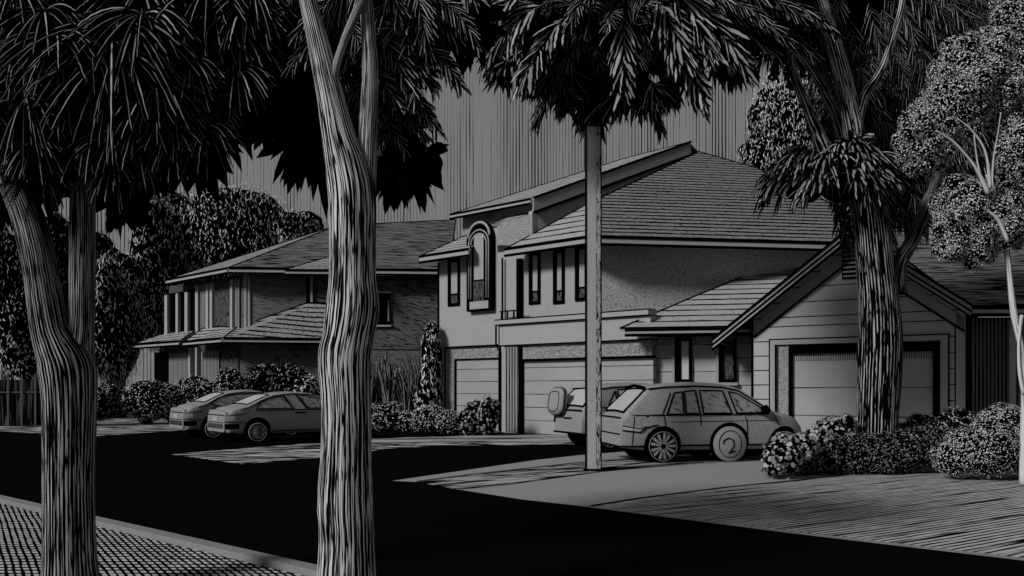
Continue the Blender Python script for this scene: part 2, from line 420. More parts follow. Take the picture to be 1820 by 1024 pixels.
# garage door one, stone band and jamb
Y1 = FP(840, C0).y
b = MB(); b.quadbox(O, ef, nf, ga0+.001, ga1-.001, gtop-.42, gtop-.001, -.30, -.06); b.quadbox(O, ef, nf, ga0+.001, ga0+.36, .0, gtop-.42, -.30, -.06)
b.build('stone_surround', M['stone'], H1)
d1 = MB(); d1.quadbox(O, ef, nf, ga0+.40, ga1-.03, .02, gtop-.47, -.34, -.16); D1 = d1.build('garage_door', M['door'], H1)
b = MB()
b.quadbox(O, ef, nf, ga0+.36, ga0+.41, .02, gtop-.42, -.33, -.12); b.quadbox(O, ef, nf, ga0+.41, ga1-.001, gtop-.47, gtop-.42, -.33, -.10); b.quadbox(O, ef, nf, ga1-.06, ga1-.002, .02, gtop-.47, -.33, -.05)
b.build('door_frame', M['ink'], D1)
b = MB(); b.quadbox(O, ef, nf, ga0-.06, ga0, 0, gtop+.06, .0015, .03); b.quadbox(O, ef, nf, ga0, ga1, gtop, gtop+.06, .0015, .03); b.build('opening_trim', M['ink'], H1)
# second garage: beam, ledge, stone band, ribbed jamb, door
C1 = 21.9; O1 = FP(888, C1); L1 = (FP(1156, C1)-O1).dot(ef)
b = MB(); b.quadbox(O1, ef, nf, 0, L1, 3.12, 3.85, -.39, 0); b.build('beam', M['stucco'], H1)
b = MB(); b.quadbox(O1, ef, nf, -.12, L1, 3.87, 4.02, -.385, .14); b.build('ledge', M['trim'], H1)
b = MB()
for (v0, v1, dd) in ((3.84,3.872,.10),(4.018,4.05,.155),(3.10,3.135,.012)): b.quadbox(O1, ef, nf, -.125, L1+.002, v0, v1, -.38, dd)
b.build('ledge_moulding', M['ink'], H1)
b = MB()   # small railing on the ledge by the parapet corner
for u in (.05, .32, .62, .9): b.quadbox(O1, ef, nf, u, u+.04, 4.05, 4.32, -.06, .0)
b.quadbox(O1, ef, nf, 0.0, 1.0, 4.32, 4.36, -.07, .01); b.build('railing', M['ink'], H1)
ur = lambda px: (FP(px, C1)-O1).dot(ef)
b = MB(); b.quadbox(O1, ef, nf, ur(896), ur(921), 0, 3.1, -.37, -.05); b.build('ribbed_jamb', M['rib'], H1)
b = MB(); b.quadbox(O1, ef, nf, ur(921)-.02, ur(921)+.09, 0, 3.1, -.36, -.03); b.quadbox(O1, ef, nf, ur(887)+.02, ur(887)+.09, 0, 3.1, -.02, .02); b.build('jamb_edge', M['ink'], H1)
u_s, u_e = ur(925), L1-.02
b = MB(); b.quadbox(O1, ef, nf, u_s, u_e, 2.62, 3.1, -.36, -.12); b.build('stone_band', M['stone'], H1)
d2 = MB(); d2.quadbox(O1, ef, nf, u_s, u_e, .02, 2.54, -.38, -.20); D2 = d2.build('garage_door', M['door'], H1)
b = MB(); b.quadbox(O1, ef, nf, u_s, u_e, 2.54, 2.62, -.37, -.08); b.build('door_frame', M['ink'], D2)
# downpipes and corner lines
b = MB(); pz = FP(893, C0-.12)
b.tube([V(pz.x,pz.y,6.3), V(pz.x,pz.y,4.1)], .035, 6); b.build('downpipe', M['ink'], H1)
b = MB(); p2 = FP(881.5, C0-.14)
b.tube([V(p2.x,p2.y,4.0), V(p2.x,p2.y,3.2), V(p2.x+.12,p2.y-.02,2.95), V(p2.x+.12,p2.y-.02,0.05)], .035, 6); b.build('downpipe', M['ink'], H1)
b = MB(); b.quadbox(O, ef, nf, fu(922), fu(930), 4.05, 6.2, .0015, .14); b.build('shadow_gap_strip', M['ink'], H1)  # black strip painting the shadow gap in the wall
b = MB(); b.quadbox(O, ef, nf, -.05, .03, 0, 6.5, -.1, .03); b.build('corner_board', M['ink'], H1)
# windows of the upper floor
def zwin(px, py): return zz(py, FP(px, C0).y)
for (x0, x1, y0, y1, ys) in ((797,818,462,545,523),(941,961,450,542,518),(984,1004,446,541,517),(1023,1045,439,536,511)):
    window(H1, O, ef, nf, fu(x0), fu(x1), zwin(x0, y1), zwin(x0, y0), .11, zwin(x0, ys), left=.05)
# arched window
cu = fu(858); w2 = (fu(880)-fu(836))/2; zb = zwin(858, 553); ztop = zwin(858, 397)
def arch(w, z0, z1, k=14):
    r = w; pts = [(cu-w, z0), (cu+w, z0)]
    return pts+[(cu+r*math.cos(a), z1-r+r*math.sin(a)) for a in [math.pi*i/k for i in range(k+1)]]
def archpoly(pts, d): return [O+ef*u+V(0,0,v)+nf*d for u, v in pts]
def archpart(name, w, z0, z1, d0, d1, mat, par):
    b = MB(); b.prism(archpoly(arch(w, z0, z1), d1), nf*(d0-d1), ef, V(0,0,1)); return b.build(name, mat, par)
AW = archpart('arched_window', w2, zb, ztop+.05, .002, .22, M['ink'], H1)
b = MB()
for (wf, z0, z1) in ((.80, zb+.45, ztop-.28), (.62, zb+.45, ztop-.42)):
    a = arch(w2*wf, z0, z1)[1:]+[(cu-w2*wf, z0)]
    b.tube([O+ef*u+V(0,0,v)+nf*.225 for u, v in a], .028, 6)
b.build('arch_moulding', M['trim'], AW)
b = MB(); a = arch(w2*.86, zb+.5, ztop-.02); a = [p for p in a if p[1] > ztop-.62]
b.tube([O+ef*u+V(0,0,v+.02)+nf*.2 for u, v in a], .055, 8); b.build('hood_mould', M['trim'], AW)
b = MB(); b.quadbox(O, ef, nf, cu-w2*.36, cu+w2*.40, zwin(858,498), zwin(858,418), .221, .235); b.build('pane', M['pane'], AW)
b = MB(); b.quadbox(O, ef, nf, cu-w2*.40, cu+w2*.42, zwin(858,536), zwin(858,501), .221, .232); b.build('pane', M['pane_dark'], AW)
b = MB(); b.quadbox(O, ef, nf, cu-w2*.62, cu+w2*.86, zb+.06, zb+.34, .221, .30); b.build('sill', M['trim'], AW)

def roof(parent, poly, th, ua, va, mat, fasc=None, name='roof', edge=.05):
    b = MB(); slab(b, poly, th, ua, va); r = b.build(name, mat, parent)
    b = MB()
    pp = list(poly)+[poly[0]]
    for i in range(len(pp)-1): b.tube([pp[i]+V(0,0,.01), pp[i+1]+V(0,0,.01)], edge*.6, 5)
    b.build('roof_edge', M['ink'], r)
    if fasc:
        for (p, q) in fasc:
            d = (q-p).normalized(); o = V(d.y, -d.x, 0)
            if o.y > 0: o = -o
            f = MB(); f.prism([p+o*.02-V(0,0,.05), q+o*.02-V(0,0,.05), q+o*.02-V(0,0,th+.10), p+o*.02-V(0,0,th+.10)], o*.10, d, V(0,0,1)); fo = f.build('fascia', M['trim'], r)
            g = MB(); g.tube([p+o*.12-V(0,0,th+.12), q+o*.12-V(0,0,th+.12)], .05, 6); g.tube([p+o*.13-V(0,0,.06), q+o*.13-V(0,0,.06)], .035, 6); g.build('gutter', M['ink'], fo)
    return r
up = lambda n, t: (n*1+V(0,0,t)).normalized()
# left wing roof
Ce = 21.7; tz = .466
e0, e1 = FP(749, Ce, 6.72), FP(900, Ce, 6.72)
pn = (nf*tz+V(0,0,1)).normalized()
em = FP(836, Ce, 6.72)
poly = [e0, em]+[onplane(x, y, e0, pn) for x, y in ((840,408),(886,404),(946,379),(905,384))]
roof(H1, poly, .16, ef, up(n_, tz), M['tiles_pale'], [(e0, em)])
b = MB(); b.quadbox(O, ef, nf, cu-w2*.98, fu(884), 6.5, ztop-.25, -.6, 0); b.build('dormer_wall', M['stucco'], H1)
# upper roof with its verge and the wall under it
Cu = 26.0; tz = .45; pn = (nf*tz+V(0,0,1)).normalized()
u0, u1 = FP(803, Cu, 9.4), FP(946, Cu, 9.4)
ap = onplane(1225, 253, u0, pn); ap2 = onplane(1110, 282, u0, pn); 
roof(H1, [u0, u1, ap, ap2], .12, ef, up(n_, tz), M['tiles_pale'], [(u0, u1)])
vd = (V(ap.x,ap.y,0)-V(u1.x,u1.y,0)).normalized(); vo = V(vd.y,-vd.x,0)
b = MB(); f = [u1, ap, ap-V(0,0,.62), u1-V(0,0,.55)]
b.prism([p+vo*.12 for p in f], -vo*.11, vd, V(0,0,1)); vb = b.build('verge_board', M['trim'], H1)
b = MB()
for dz in (.0, -.6): b.tube([u1+vo*.13+V(0,0,dz), ap+vo*.13+V(0,0,dz)], .05, 6)
b.build('verge_edge', M['ink'], vb)
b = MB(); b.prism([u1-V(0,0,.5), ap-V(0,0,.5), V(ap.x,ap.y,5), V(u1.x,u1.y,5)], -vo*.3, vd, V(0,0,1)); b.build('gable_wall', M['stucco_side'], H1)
b = MB(); w0, w1 = FP(822, Cu+.5), FP(946, Cu+.5)
b.prism([V(w0.x,w0.y,6), V(w1.x,w1.y,6), V(w1.x,w1.y,9.3), V(w0.x,w0.y,9.3)], n_*.3, ef, V(0,0,1)); b.build('upper_wall', M['stucco_rough'], H1)
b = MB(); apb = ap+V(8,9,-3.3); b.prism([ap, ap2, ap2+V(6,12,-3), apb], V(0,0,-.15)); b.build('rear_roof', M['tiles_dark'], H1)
# right wing hip roof
Cr = 21.6; r0 = FP(901, Cr, 6.5); rc = FP(1050, Cr, 6.5); Yr = 4.9*F/(690-432); rr = V((1560-CX)/F*(Yr+.15), Yr+.15, 6.5)
ld = (rr-rc).normalized(); lm = V(-ld.y, ld.x, 0); tz = .62
pn = (-lm*tz+V(0,0,1)).normalized()
T = onplane(1054, 358, rc, pn); A1 = onplane(1242, 270, rc, pn); A2 = onplane(1345, 299, rc, pn); A3 = onplane(1560, 402, rc, pn)
roof(H1, [rc, rr, A3, A2, A1, T], .16, ld, up(lm, tz), M['tiles'], [(rc, rr)])
nl = (r0-T).cross(rc-T).normalized(); va = (T-(r0+rc)/2); va = (va-ef*va.dot(ef)).normalized()
roof(H1, [r0, rc, T], .16, ef, va, M['tiles_pale'], [(r0, rc)])  # same roof, left plane: light put into its paler tiles
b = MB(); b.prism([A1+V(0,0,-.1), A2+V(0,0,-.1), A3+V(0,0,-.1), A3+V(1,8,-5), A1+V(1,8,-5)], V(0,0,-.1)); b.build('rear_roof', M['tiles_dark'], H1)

# ------------------------------------------------------------------ gabled garage house on the right
g0 = V((1337-CX)/F*24, 24, 0); ge = V(.85, -.53, 0).normalized(); gn = V(ge.y, -ge.x, 0); gq = -gn
def gt(px, off=0.0):
    o = g0+gn*off; a = (px-CX)/F; return (a*o.y-o.x)/(ge.x-a*ge.y)
def gpt(t, z, d=0): return g0+ge*t+V(0,0,z)+gn*d
H2 = thing('garage_house', 'single storey clapboard house with steep gable over one wide garage door', 'house', g0)
Lg = gt(1718); tp = Lg/2-.02; ze = 3.62; zp = ze+tp*.76
o0, o1 = gt(1379), gt(1670); zo = zz(609, gpt((o0+o1)/2,0).y)
b = MB(); b.wall(g0, ge, gn, Lg, 0, ze, .4, [(o0, o1, 0, zo)])
b.prism([gpt(0,ze), gpt(Lg,ze), gpt(tp,zp)], -gn*.4, ge, V(0,0,1)); b.build('gable_wall', M['siding'], H2)
for f_, uvs in (): pass
b = MB(); b.prism([gpt(.05,0,-.41), gpt(Lg-.05,0,-.41), gpt(Lg-.05,0,-8), gpt(.05,0,-8)], V(0,0,ze-.1)); b.build('rear_wall', M['ink'], H2)
DR = MB(); DR.quadbox(g0, ge, gn, o0+.42, o1-.17, .02, zo-.27, -.40, -.24); DR = DR.build('garage_door', M['door_wide'], H2)
b = MB(); b.quadbox(g0, ge, gn, o0+.42, o1-.2, zo-.47, zo-.285, -.235, -.225); b.build('top_panel', M['rib_fine'], DR)
b = MB(); b.quadbox(g0, ge, gn, o0+.001, o0+.34, 0, zo-.001, -.39, -.05); b.build('door_jamb', M['stucco_rough'], H2)
b = MB(); b.quadbox(g0, ge, gn, o0+.34, o0+.42, 0, zo-.2, -.39, -.10); b.quadbox(g0, ge, gn, o1-.17, o1-.001, 0, zo-.2, -.39, -.08); b.quadbox(g0, ge, gn, o0+.34, o1-.001, zo-.27, zo-.12, -.39, -.12); b.build('door_frame', M['ink'], DR)
b = MB(); b.quadbox(g0, ge, gn, o0-.16, o0, 0, zo+.14, .0015, .05); b.quadbox(g0, ge, gn, o1, o1+.2, 0, zo+.14, .0015, .05); b.quadbox(g0, ge, gn, o0, o1, zo, zo+.14, .0015, .05); tr = b.build('opening_trim', M['trim'], H2)
b = MB()
for (a_, c_, d_, f2) in ((o0-.19,o0-.155,0,zo+.17),(o1+.195,o1+.23,0,zo+.17)): b.quadbox(g0, ge, gn, a_, c_, d_, f2, .001, .055)
b.quadbox(g0, ge, gn, o0-.155, o1+.195, zo+.135, zo+.17, .001, .055); b.quadbox(g0, ge, gn, o0-.02, o0+.02, 0, zo, .02, .06); b.quadbox(g0, ge, gn, o1-.02, o1+.02, 0, zo, .02, .06); b.build('trim_edge', M['ink'], tr)
b = MB(); b.quadbox(g0, ge, gn, -.03, .035, 0, ze, -.1, .02); b.build('corner_edge', M['ink'], H2); b = MB(); b.quadbox(g0, ge, gn, Lg-.02, Lg+.04, 0, ze, -.1, .05); b.build('corner_edge', M['ink'], H2); b = MB(); b.quadbox(g0, ge, gn, Lg-.27, Lg-.24, 0, ze-.05, .0015, .02); b.build('corner_edge', M['ink'], H2)
b = MB(); b.quadbox(g0, ge, gn, Lg-.24, Lg-.02, 0, ze-.02, .0015, .03); b.build('corner_board', M['trim'], H2)
# vent
t0, t1 = gt(1497), gt(1530); zv0, zv1 = zz(496, 22.6), zz(440, 22.6)
b = MB(); b.quadbox(g0, ge, gn, t0, t1, zv0, zv1, .002, .05); vn = b.build('vent', M['ink'], H2)
b = MB()
for i in range(7): b.quadbox(g0, ge, gn, t0+.03, t1-.03, zv0+.05+i*.12, zv0+.10+i*.12, .052, .065)
b.build('slat', M['stucco_rough'], vn)
# gable roof: two slopes, barge boards
oh = .42; back = 8.5; sl = .76
tL, tR = -1.02, Lg+.12
zr = zp+.22
def slope(tA, nm, mat):
    s = -1 if tA < tp else 1
    zA = zr-abs(tA-tp)*sl
    q = [gpt(tA, zA, oh), gpt(tp, zr, oh), gpt(tp, zr, -back), gpt(tA, zA, -back)]
    ua = gq; va = (gpt(tp,zr)-gpt(tA,zA)).normalized()
    b = MB(); b.prism(q, V(0,0,-.15), ua, va); return b.build(nm, mat, H2)
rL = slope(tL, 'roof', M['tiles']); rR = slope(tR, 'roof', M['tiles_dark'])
def barge(tA, par):
    zA = zr-abs(tA-tp)*sl
    def strip(d0, d1, off, mat, nm, pr, ext=0):
        tt = tA+(ext if tA > tp else -ext); zt = zr-abs(tt-tp)*sl
        q = [gpt(tt,zt-d0,oh+off), gpt(tp,zr-d0,oh+off), gpt(tp,zr-d1,oh+off), gpt(tt,zt-d1,oh+off)]
        b = MB(); b.prism(q, -gn*(off-.002 if off > .05 else .09), ge, V(0,0,1)); return b.build(nm, mat, pr)
    bo = strip(.02, .30, .10, M['trim'], 'barge_board', par)
    strip(-.03, .045, .14, M['ink'], 'barge_cap', bo, .03); strip(.14, .20, .125, M['ink'], 'barge_groove', bo, .02); strip(.285, .335, .13, M['ink'], 'barge_edge', bo, .03)
    b = MB(); f0, f1 = (.05 if tA < tp else Lg-.05), tp
    q = [gpt(f0,zr-abs(f0-tp)*sl-.42,.03), gpt(f1,zr-.42,.03), gpt(f1,zr-.78,.03), gpt(f0,zr-abs(f0-tp)*sl-.78,.03)]
    b.prism(q, -gn*.028, ge, V(0,0,1)); fz = b.build('frieze_board', M['trim'], H2)
    b = MB(); b.tube([q[3]+gn*.01, q[2]+gn*.01], .03, 5); b.build('frieze_edge', M['ink'], fz)
barge(tL, rL); barge(tR, rR)
# low wing between the garage and the tall house
c0 = V((1140-CX)/F*25.7, 25.7, 0); c1 = V((1345-CX)/F*24.9, 24.9, 0); ce = (c1-c0).normalized(); cn = V(ce.y, -ce.x, 0); Lc = (c1-c0).length
def ct(px): a = (px-CX)/F; return (a*c0.y-c0.x)/(ce.x-a*ce.y)
b = MB(); b.wall(c0, ce, cn, Lc, 0, 3.35, .3); b.build('wing_wall', M['siding_short'], H2)
b = MB(); b.quadbox(c0, ce, cn, -.03, .03, 0, 3.3, -.1, .03); b.build('wing_corner', M['ink'], H2)
for ua_, ub_ in ((.05, ct(1196)), (ct(1234), ct(1274)), (ct(1313), Lc-.02)):
    b = MB(); b.quadbox(c0, ce, cn, ua_, ub_, 2.98, 3.198, .001, .04); b.build('stone_band', M['stone'], H2)
b = MB(); b.quadbox(c0, ce, cn, 0.03, Lc-.01, 3.2, 3.36, .001, .10); b.build('eave_shade_strip', M['ink'], H2)  # black strip standing in for the shade under the eave
wa = window(H2, c0, ce, cn, ct(1199), ct(1230), zz(680,25.4), zz(601,25.4), .10, None, 'pane_white', left=.10, proud=.09)
wb = window(H2, c0, ce, cn, ct(1277), ct(1309), zz(680,25.2), zz(600,25.2), .10, None, 'pane_dark', left=.06, proud=.09)
for w_, a_, z_ in ((wa, 1199, 25.4), (wb, 1277, 25.2)):
    b = MB(); t = ct(a_); b.quadbox(c0, ce, cn, t-.06, ct(a_+32)+.03, zz(684,z_)-.02, zz(680,z_)-.002, .001, .16); b.build('sill', M['trim'], w_)
    b = MB(); b.quadbox(c0, ce, cn, t-.09, t-.002, zz(680,z_), zz(598,z_), .001, .06); b.quadbox(c0, ce, cn, t-.09, ct(a_+32), zz(598,z_), zz(596,z_)+.04, .001, .06); b.build('casing', M['trim'], w_)
q0 = at(1102, 586, 25.0); q0.z = 3.43; q1 = V((1345-CX)/F*24.2, 24.2, 3.43); qd = (q1-q0).normalized(); qm = V(-qd.y, qd.x, 0); tz = .5
pn = (-qm*tz+V(0,0,1)).normalized()
roof(H2, [q0, q1, onplane(1440, 444, q0, pn), onplane(1410, 456, q0, pn), onplane(1228, 530, q0, pn)], .10, qd, up(qm, tz), M['tiles_pale'], [(q0+qd*.15, q1)])
# right hand wing behind the white-barked tree
s0 = gpt(Lg, 0, -1.0); sd = V(1, -.05, 0).normalized(); sn = V(sd.y, -sd.x, 0)
b = MB(); b.wall(s0+V(.05,0,0), sd, sn, 9, 0, 3.5, .3); b.build('wing_wall', M['boards'], H2)
b = MB(); b.quadbox(s0+V(.05,0,0), sd, sn, .95, 1.12, 0, 3.42, .002, .12); b.build('wing_post', M['trim'], H2)
s1 = s0+sn*.5+V(-.3,0,3.75); tz = .55; pn = (sn*tz+V(0,0,1)).normalized(); s2 = s1+sd*9
roof(H2, [s1, s2, onplane(1980, 420, s1, pn), onplane(1660, 408, s1, pn), onplane(1530, 402, s1, pn)], .12, sd, up(-sn, tz), M['tiles_dark'], [(s1, s2)])

# ------------------------------------------------------------------ far house on the left
HB = V((430-CX)/F*38, 38, 0)
H3 = thing('far_house', 'dim two storey house with shingled skirt roof behind the parked sedans', 'house', HB)
ae = V(-.76, .65, 0); an = V(-.65, -.76, 0)
def au(px, o=HB): a = (px-CX)/F; return (a*o.y-o.x)/(ae.x-a*ae.y)
le3 = V(.995, .06, 0).normalized(); ln3 = V(le3.y, -le3.x, 0)
def bu(px): a = (px-CX)/F; return (a*HB.y-HB.x)/(le3.x-a*le3.y)
LA = au(300)
b = MB(); b.wall(HB+ae*LA, -ae, an, LA, 0, 6.9, .3); b.build('porch_wall', M['boards'], H3)
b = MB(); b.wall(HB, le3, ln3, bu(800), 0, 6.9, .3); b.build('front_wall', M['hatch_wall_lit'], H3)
b = MB(); b.prism([HB+ae*.1-an*.4, HB+le3*9-ln3*.4, HB+le3*9+V(0,7,0), HB+ae*LA*.9+V(2,6,0)], V(0,0,6.8)); b.build('rear_wall', M['ink'], H3)
def board(px0, px1, z0, z1, mat, nm, d=.08, d0=.002):
    b = MB(); u0, u1 = au(px0), au(px1); b.quadbox(HB+ae*max(u0,u1), -ae, an, 0, abs(u1-u0), z0, z1, d0, d); return b.build(nm, M[mat], H3)
def bpart(px0, px1, py0, py1, mat, nm, d=.08, d0=.002, par=None):
    b = MB(); Y = HB.y; b.quadbox(HB, le3, ln3, bu(px0), bu(px1), zz(py1,Y), zz(py0,Y), d0, d); return b.build(nm, M[mat], par or H3)
for a_, c_ in ((352,357),(371,375),(378,382),(414,418)): board(a_, c_, 3.9, 6.7, 'trim', 'post', .16)
board(384, 413, 4.0, 6.6, 'pane_dark', 'upper_window', .06)
board(420, 428, 3.9, 6.7, 'rib', 'shutter', .10); board(359, 370, 3.9, 6.7, 'rib', 'shutter', .10)
for a_, c_, m_ in ((302,307,'trim'),(322,326,'trim'),(338,343,'trim')): board(a_, c_, 4.0, 6.4, m_, 'post', .3, .15)
board(300, 352, 4.2, 6.5, 'ink', 'dark_glazing', .12)
bpart(434, 439, 490, 606, 'trim', 'corner_post', .1); bpart(441, 445, 490, 600, 'trim', 'corner_post', .08)
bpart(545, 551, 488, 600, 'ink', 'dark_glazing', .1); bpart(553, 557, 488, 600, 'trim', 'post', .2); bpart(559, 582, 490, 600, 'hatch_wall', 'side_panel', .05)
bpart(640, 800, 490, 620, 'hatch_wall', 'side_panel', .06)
wn = bpart(655, 694, 520, 577, 'ink', 'window', .16); bpart(690, 692, 533, 570, 'trim', 'frame', .18, .161, wn); bpart(655, 695, 517, 520, 'trim', 'lintel', .2, .01, wn); bpart(655, 696, 577, 580, 'trim', 'sill', .2, .01, wn)
# ground floor boards, doors
board(276, 300, 0, 3.5, 'ink', 'recess_shade', .06); d_ = board(303, 340, 0, 3.4, 'rib', 'door', .1)  # the ink board paints the shade of a recess
board(343, 346, 0, 3.6, 'trim', 'post', .25); board(355, 358, 0, 3.6, 'trim', 'post', .25); board(360, 392, 0, 3.4, 'rib', 'door', .1); board(396, 426, 0, 3.4, 'pane_dark', 'lower_window', .08)
# roofs
z6 = zz(487, 38.5)
k0_ = HB+ae*(au(322))+an*.7+V(0,0,z6+.1); k1_ = HB+an*.5+ln3*.5+V(0,0,z6+.1); k2_ = HB+le3*bu(800)+ln3*.7+V(0,0,z6+.1)
tz = .5; pf = (ln3*tz+V(0,0,1)).normalized(); pa = (an*.30+V(0,0,1)).normalized()
rg1 = onplane(600, 401, k1_, pf); rg2 = onplane(810, 391, k1_, pf)
roof(H3, [k1_, k2_, rg2, rg1], .14, le3, up(-ln3, tz), M['tiles_dark'], [(k1_, k2_)], edge=.06)
va = (rg1-(k0_+k1_)/2); va = (va-ae*va.dot(ae)).normalized()
roof(H3, [k1_, rg1, k0_], .14, ae, va, M['tiles_far'], [(k0_, k1_)], edge=.06)
# skirt roof
z3 = zz(603, 38)
j0 = HB+ae*au(360)+an*.9+V(0,0,z3); j1 = HB+an*.7+ln3*.7+V(0,0,z3); j2 = HB+le3*bu(585)+ln3*.7+V(0,0,z3)
jt = at(548, 538, 37.9); jt2 = at(600, 538, 38.0); jm = HB+ae*.3+an*.10+V(0,0,z3+.55)
roof(H3, [j1, j2, jt2, jt, jm], .12, le3, V(0,.5,.86), M['tiles_far'], [(j1, j2)])
roof(H3, [j0, j1, jm, HB+ae*(au(360)-.4)+an*.05+V(0,0,z3+.75)], .12, ae, V(.3,.4,.86), M['tiles_far'], [(j0, j1)])
i0, i1 = HB+ae*au(266)+an*.9+V(0,0,z3+.05), HB+ae*(au(352))+an*.9+V(0,0,z3+.05)
roof(H3, [i0, i1, i1-an*.9+V(0,0,.65), HB+ae*(au(300))+V(0,0,z3+.65)], .12, ae, V(.3,.4,.86), M['tiles_far'], [(i0, i1)])
p0_ = HB+le3*bu(519)+ln3*1.4+V(0,0,z6-.05); p1_ = HB+le3*bu(640)+ln3*1.4+V(0,0,z6-.05)
roof(H3, [p0_, p1_, p1_-ln3*2+V(0,0,1.1), p0_-ln3*2+le3*2.2+V(0,0,1.1)], .12, le3, V(0,.85,.5), M['tiles_far'], [(p0_, p1_)])

# ------------------------------------------------------------------ fence far left
fb = at(0, 735, 34); fb.z = 0
FE = thing('fence', 'dark paling fence with thin pale posts behind the forked tree', 'fence', fb)
fe = V(1, .05, 0).normalized(); fn = V(fe.y, -fe.x, 0); fo_ = fb-fe*12
b = MB(); b.quadbox(fo_, fe, fn, 0, 15.9, 0.05, 1.95, -.04, 0); b.build('paling_panel', M['fence'], FE)
b = MB(); b.quadbox(fo_, fe, fn, 0, 15.9, 1.4, 1.46, .001, .05); b.build('rail', M['fence_post'], FE)
for i in range(16):
    b = MB(); u = 7.4+i*.55
    b.quadbox(fo_, fe, fn, u, u+.07, 0, 2.15+.1*math.sin(i*2.3), .052, .12); b.build('post', M['fence_post'], FE)

# ------------------------------------------------------------------ cars
def interp(pts, x):
    if x <= pts[0][0]: return pts[0][1]
    for (a, b), (c, d) in zip(pts, pts[1:]):
        if x <= c: return b+(d-b)*(x-a)/(c-a) if c > a else d
    return pts[-1][1]
class Car:
    def __init__(s, L, W, top, belt, zb=.26, taper=.80, smooth=.10):
        s.L, s.W, s.belt, s.zb, s.taper, s.sm = L, W, belt, zb, taper, smooth; s.tp = top
    def top(s, x):
        h = s.sm; return sum(interp(s.tp, min(max(x+d*h, 0), s.L)) for d in (-1, -.5, 0, .5, 1))/5 if .06 < x < s.L-.06 else interp(s.tp, x)
    def plan(s, x):
        f = (s.L-x)/.9; r = x/.45
        k = 1.0
        if f < 1: k *= 1-.26*(1-max(f, 0))**2.2
        if r < 1: k *= 1-.10*(1-max(r, 0))**2.2
        return s.W/2*k
    def side(s, x, z):
        w = s.plan(x)
        if z > s.belt: w *= 1-(1-s.taper)*min((z-s.belt)/(s.tmax-s.belt), 1)**1.1
        else: w *= 1-.10*((s.belt-.22-z)/.6)**2 if z < s.belt-.22 else 1-.02*((z-s.belt+.22)/.22)**2
        return w
    def body(s):
        s.tmax = max(z for _, z in s.tp)
        xs = sorted({0.0, .02, .05, .1, s.L-.1, s.L-.05, s.L-.02, s.L, *[s.L*i/46 for i in range(47)]})
        b = MB(); nz, ny = 9, 7; rings = []
        for x in xs:
            zt = s.top(x); zb = s.zb+(.06*(1-min(x/.5, 1)))+(.05*(1-min((s.L-x)/.6, 1))); rd = min(.09, (zt-zb)*.25); half = []
            for i in range(nz): z = zb+(zt-rd-zb)*i/(nz-1); half.append((s.side(x, z), z))
            we = s.side(x, zt-rd)
            for i in range(1, 4):
                a = i/3*math.pi/2; half.append((we-rd*1.2*(1-math.cos(a)), zt-rd+rd*math.sin(a)))
            yt = half[-1][0]
            for i in range(1, ny): half.append((yt*(1-i/(ny-1)), zt+.03*(1-(1-i/(ny-1))**2)))
            ring = [V(x, -y, z) for y, z in half]+[V(x, y, z) for y, z in half[-2::-1]]
            rings.append(ring)
        i0 = len(b.v); m = len(rings[0])
        for r in rings: b.v += [tuple(p) for p in r]
        for k in range(len(rings)-1):
            for i in range(m-1):
                b.f.append((i0+k*m+i, i0+(k+1)*m+i, i0+(k+1)*m+i+1, i0+k*m+i+1)); b.sm.append(True); b.uv += [(rings[k][i].x, rings[k][i].z)]*4
            b.f.append((i0+k*m+m-1, i0+(k+1)*m+m-1, i0+(k+1)*m, i0+k*m)); b.sm.append(False); b.uv += [(0, 0)]*4
        for k in (0, len(rings)-1):
            b.f.append(tuple(i0+k*m+i for i in (range(m-1, -1, -1) if k == 0 else range(m)))[::-1]); b.sm.append(False); b.uv += [(0, 0)]*m
        return b
    def on(s, x, z, d=.0, sg=-1): return V(x, sg*(s.side(x, z)+d), z)
    def patch(s, poly, d, sg=-1, k=5):
        """polygon in (x,z) laid over the body side"""
        b = MB(); P = []
        for (a, c) in zip(poly, poly[1:]+poly[:1]):
            for i in range(k): P.append((a[0]+(c[0]-a[0])*i/k, a[1]+(c[1]-a[1])*i/k))
        cx = sum(p[0] for p in P)/len(P); cz = sum(p[1] for p in P)/len(P)
        for a, c in zip(P, P[1:]+P[:1]):
            am = ((a[0]+cx)/2, (a[1]+cz)/2); cm = ((c[0]+cx)/2, (c[1]+cz)/2)
            b.face([s.on(*q, d, sg) for q in (a, c, cm, am)], [a, c, cm, am]); b.face([s.on(*q, d, sg) for q in (am, cm, (cx, cz))], [am, cm, (cx, cz)])
        return b
    def line(s, pts, r=.014, d=.006, sg=-1, k=6):
        P = []
        for a, c in zip(pts, pts[1:]):
            for i in range(k): P.append((a[0]+(c[0]-a[0])*i/k, a[1]+(c[1]-a[1])*i/k))
        P.append(pts[-1]); b = MB(); b.tube([s.on(x, z, d, sg) for x, z in P], r, 5); return b
def circ(x, z, r, n=20, a0=0, a1=2*math.pi): return [(x+r*math.cos(a0+(a1-a0)*i/n), z+r*math.sin(a0+(a1-a0)*i/n)) for i in range(n)]
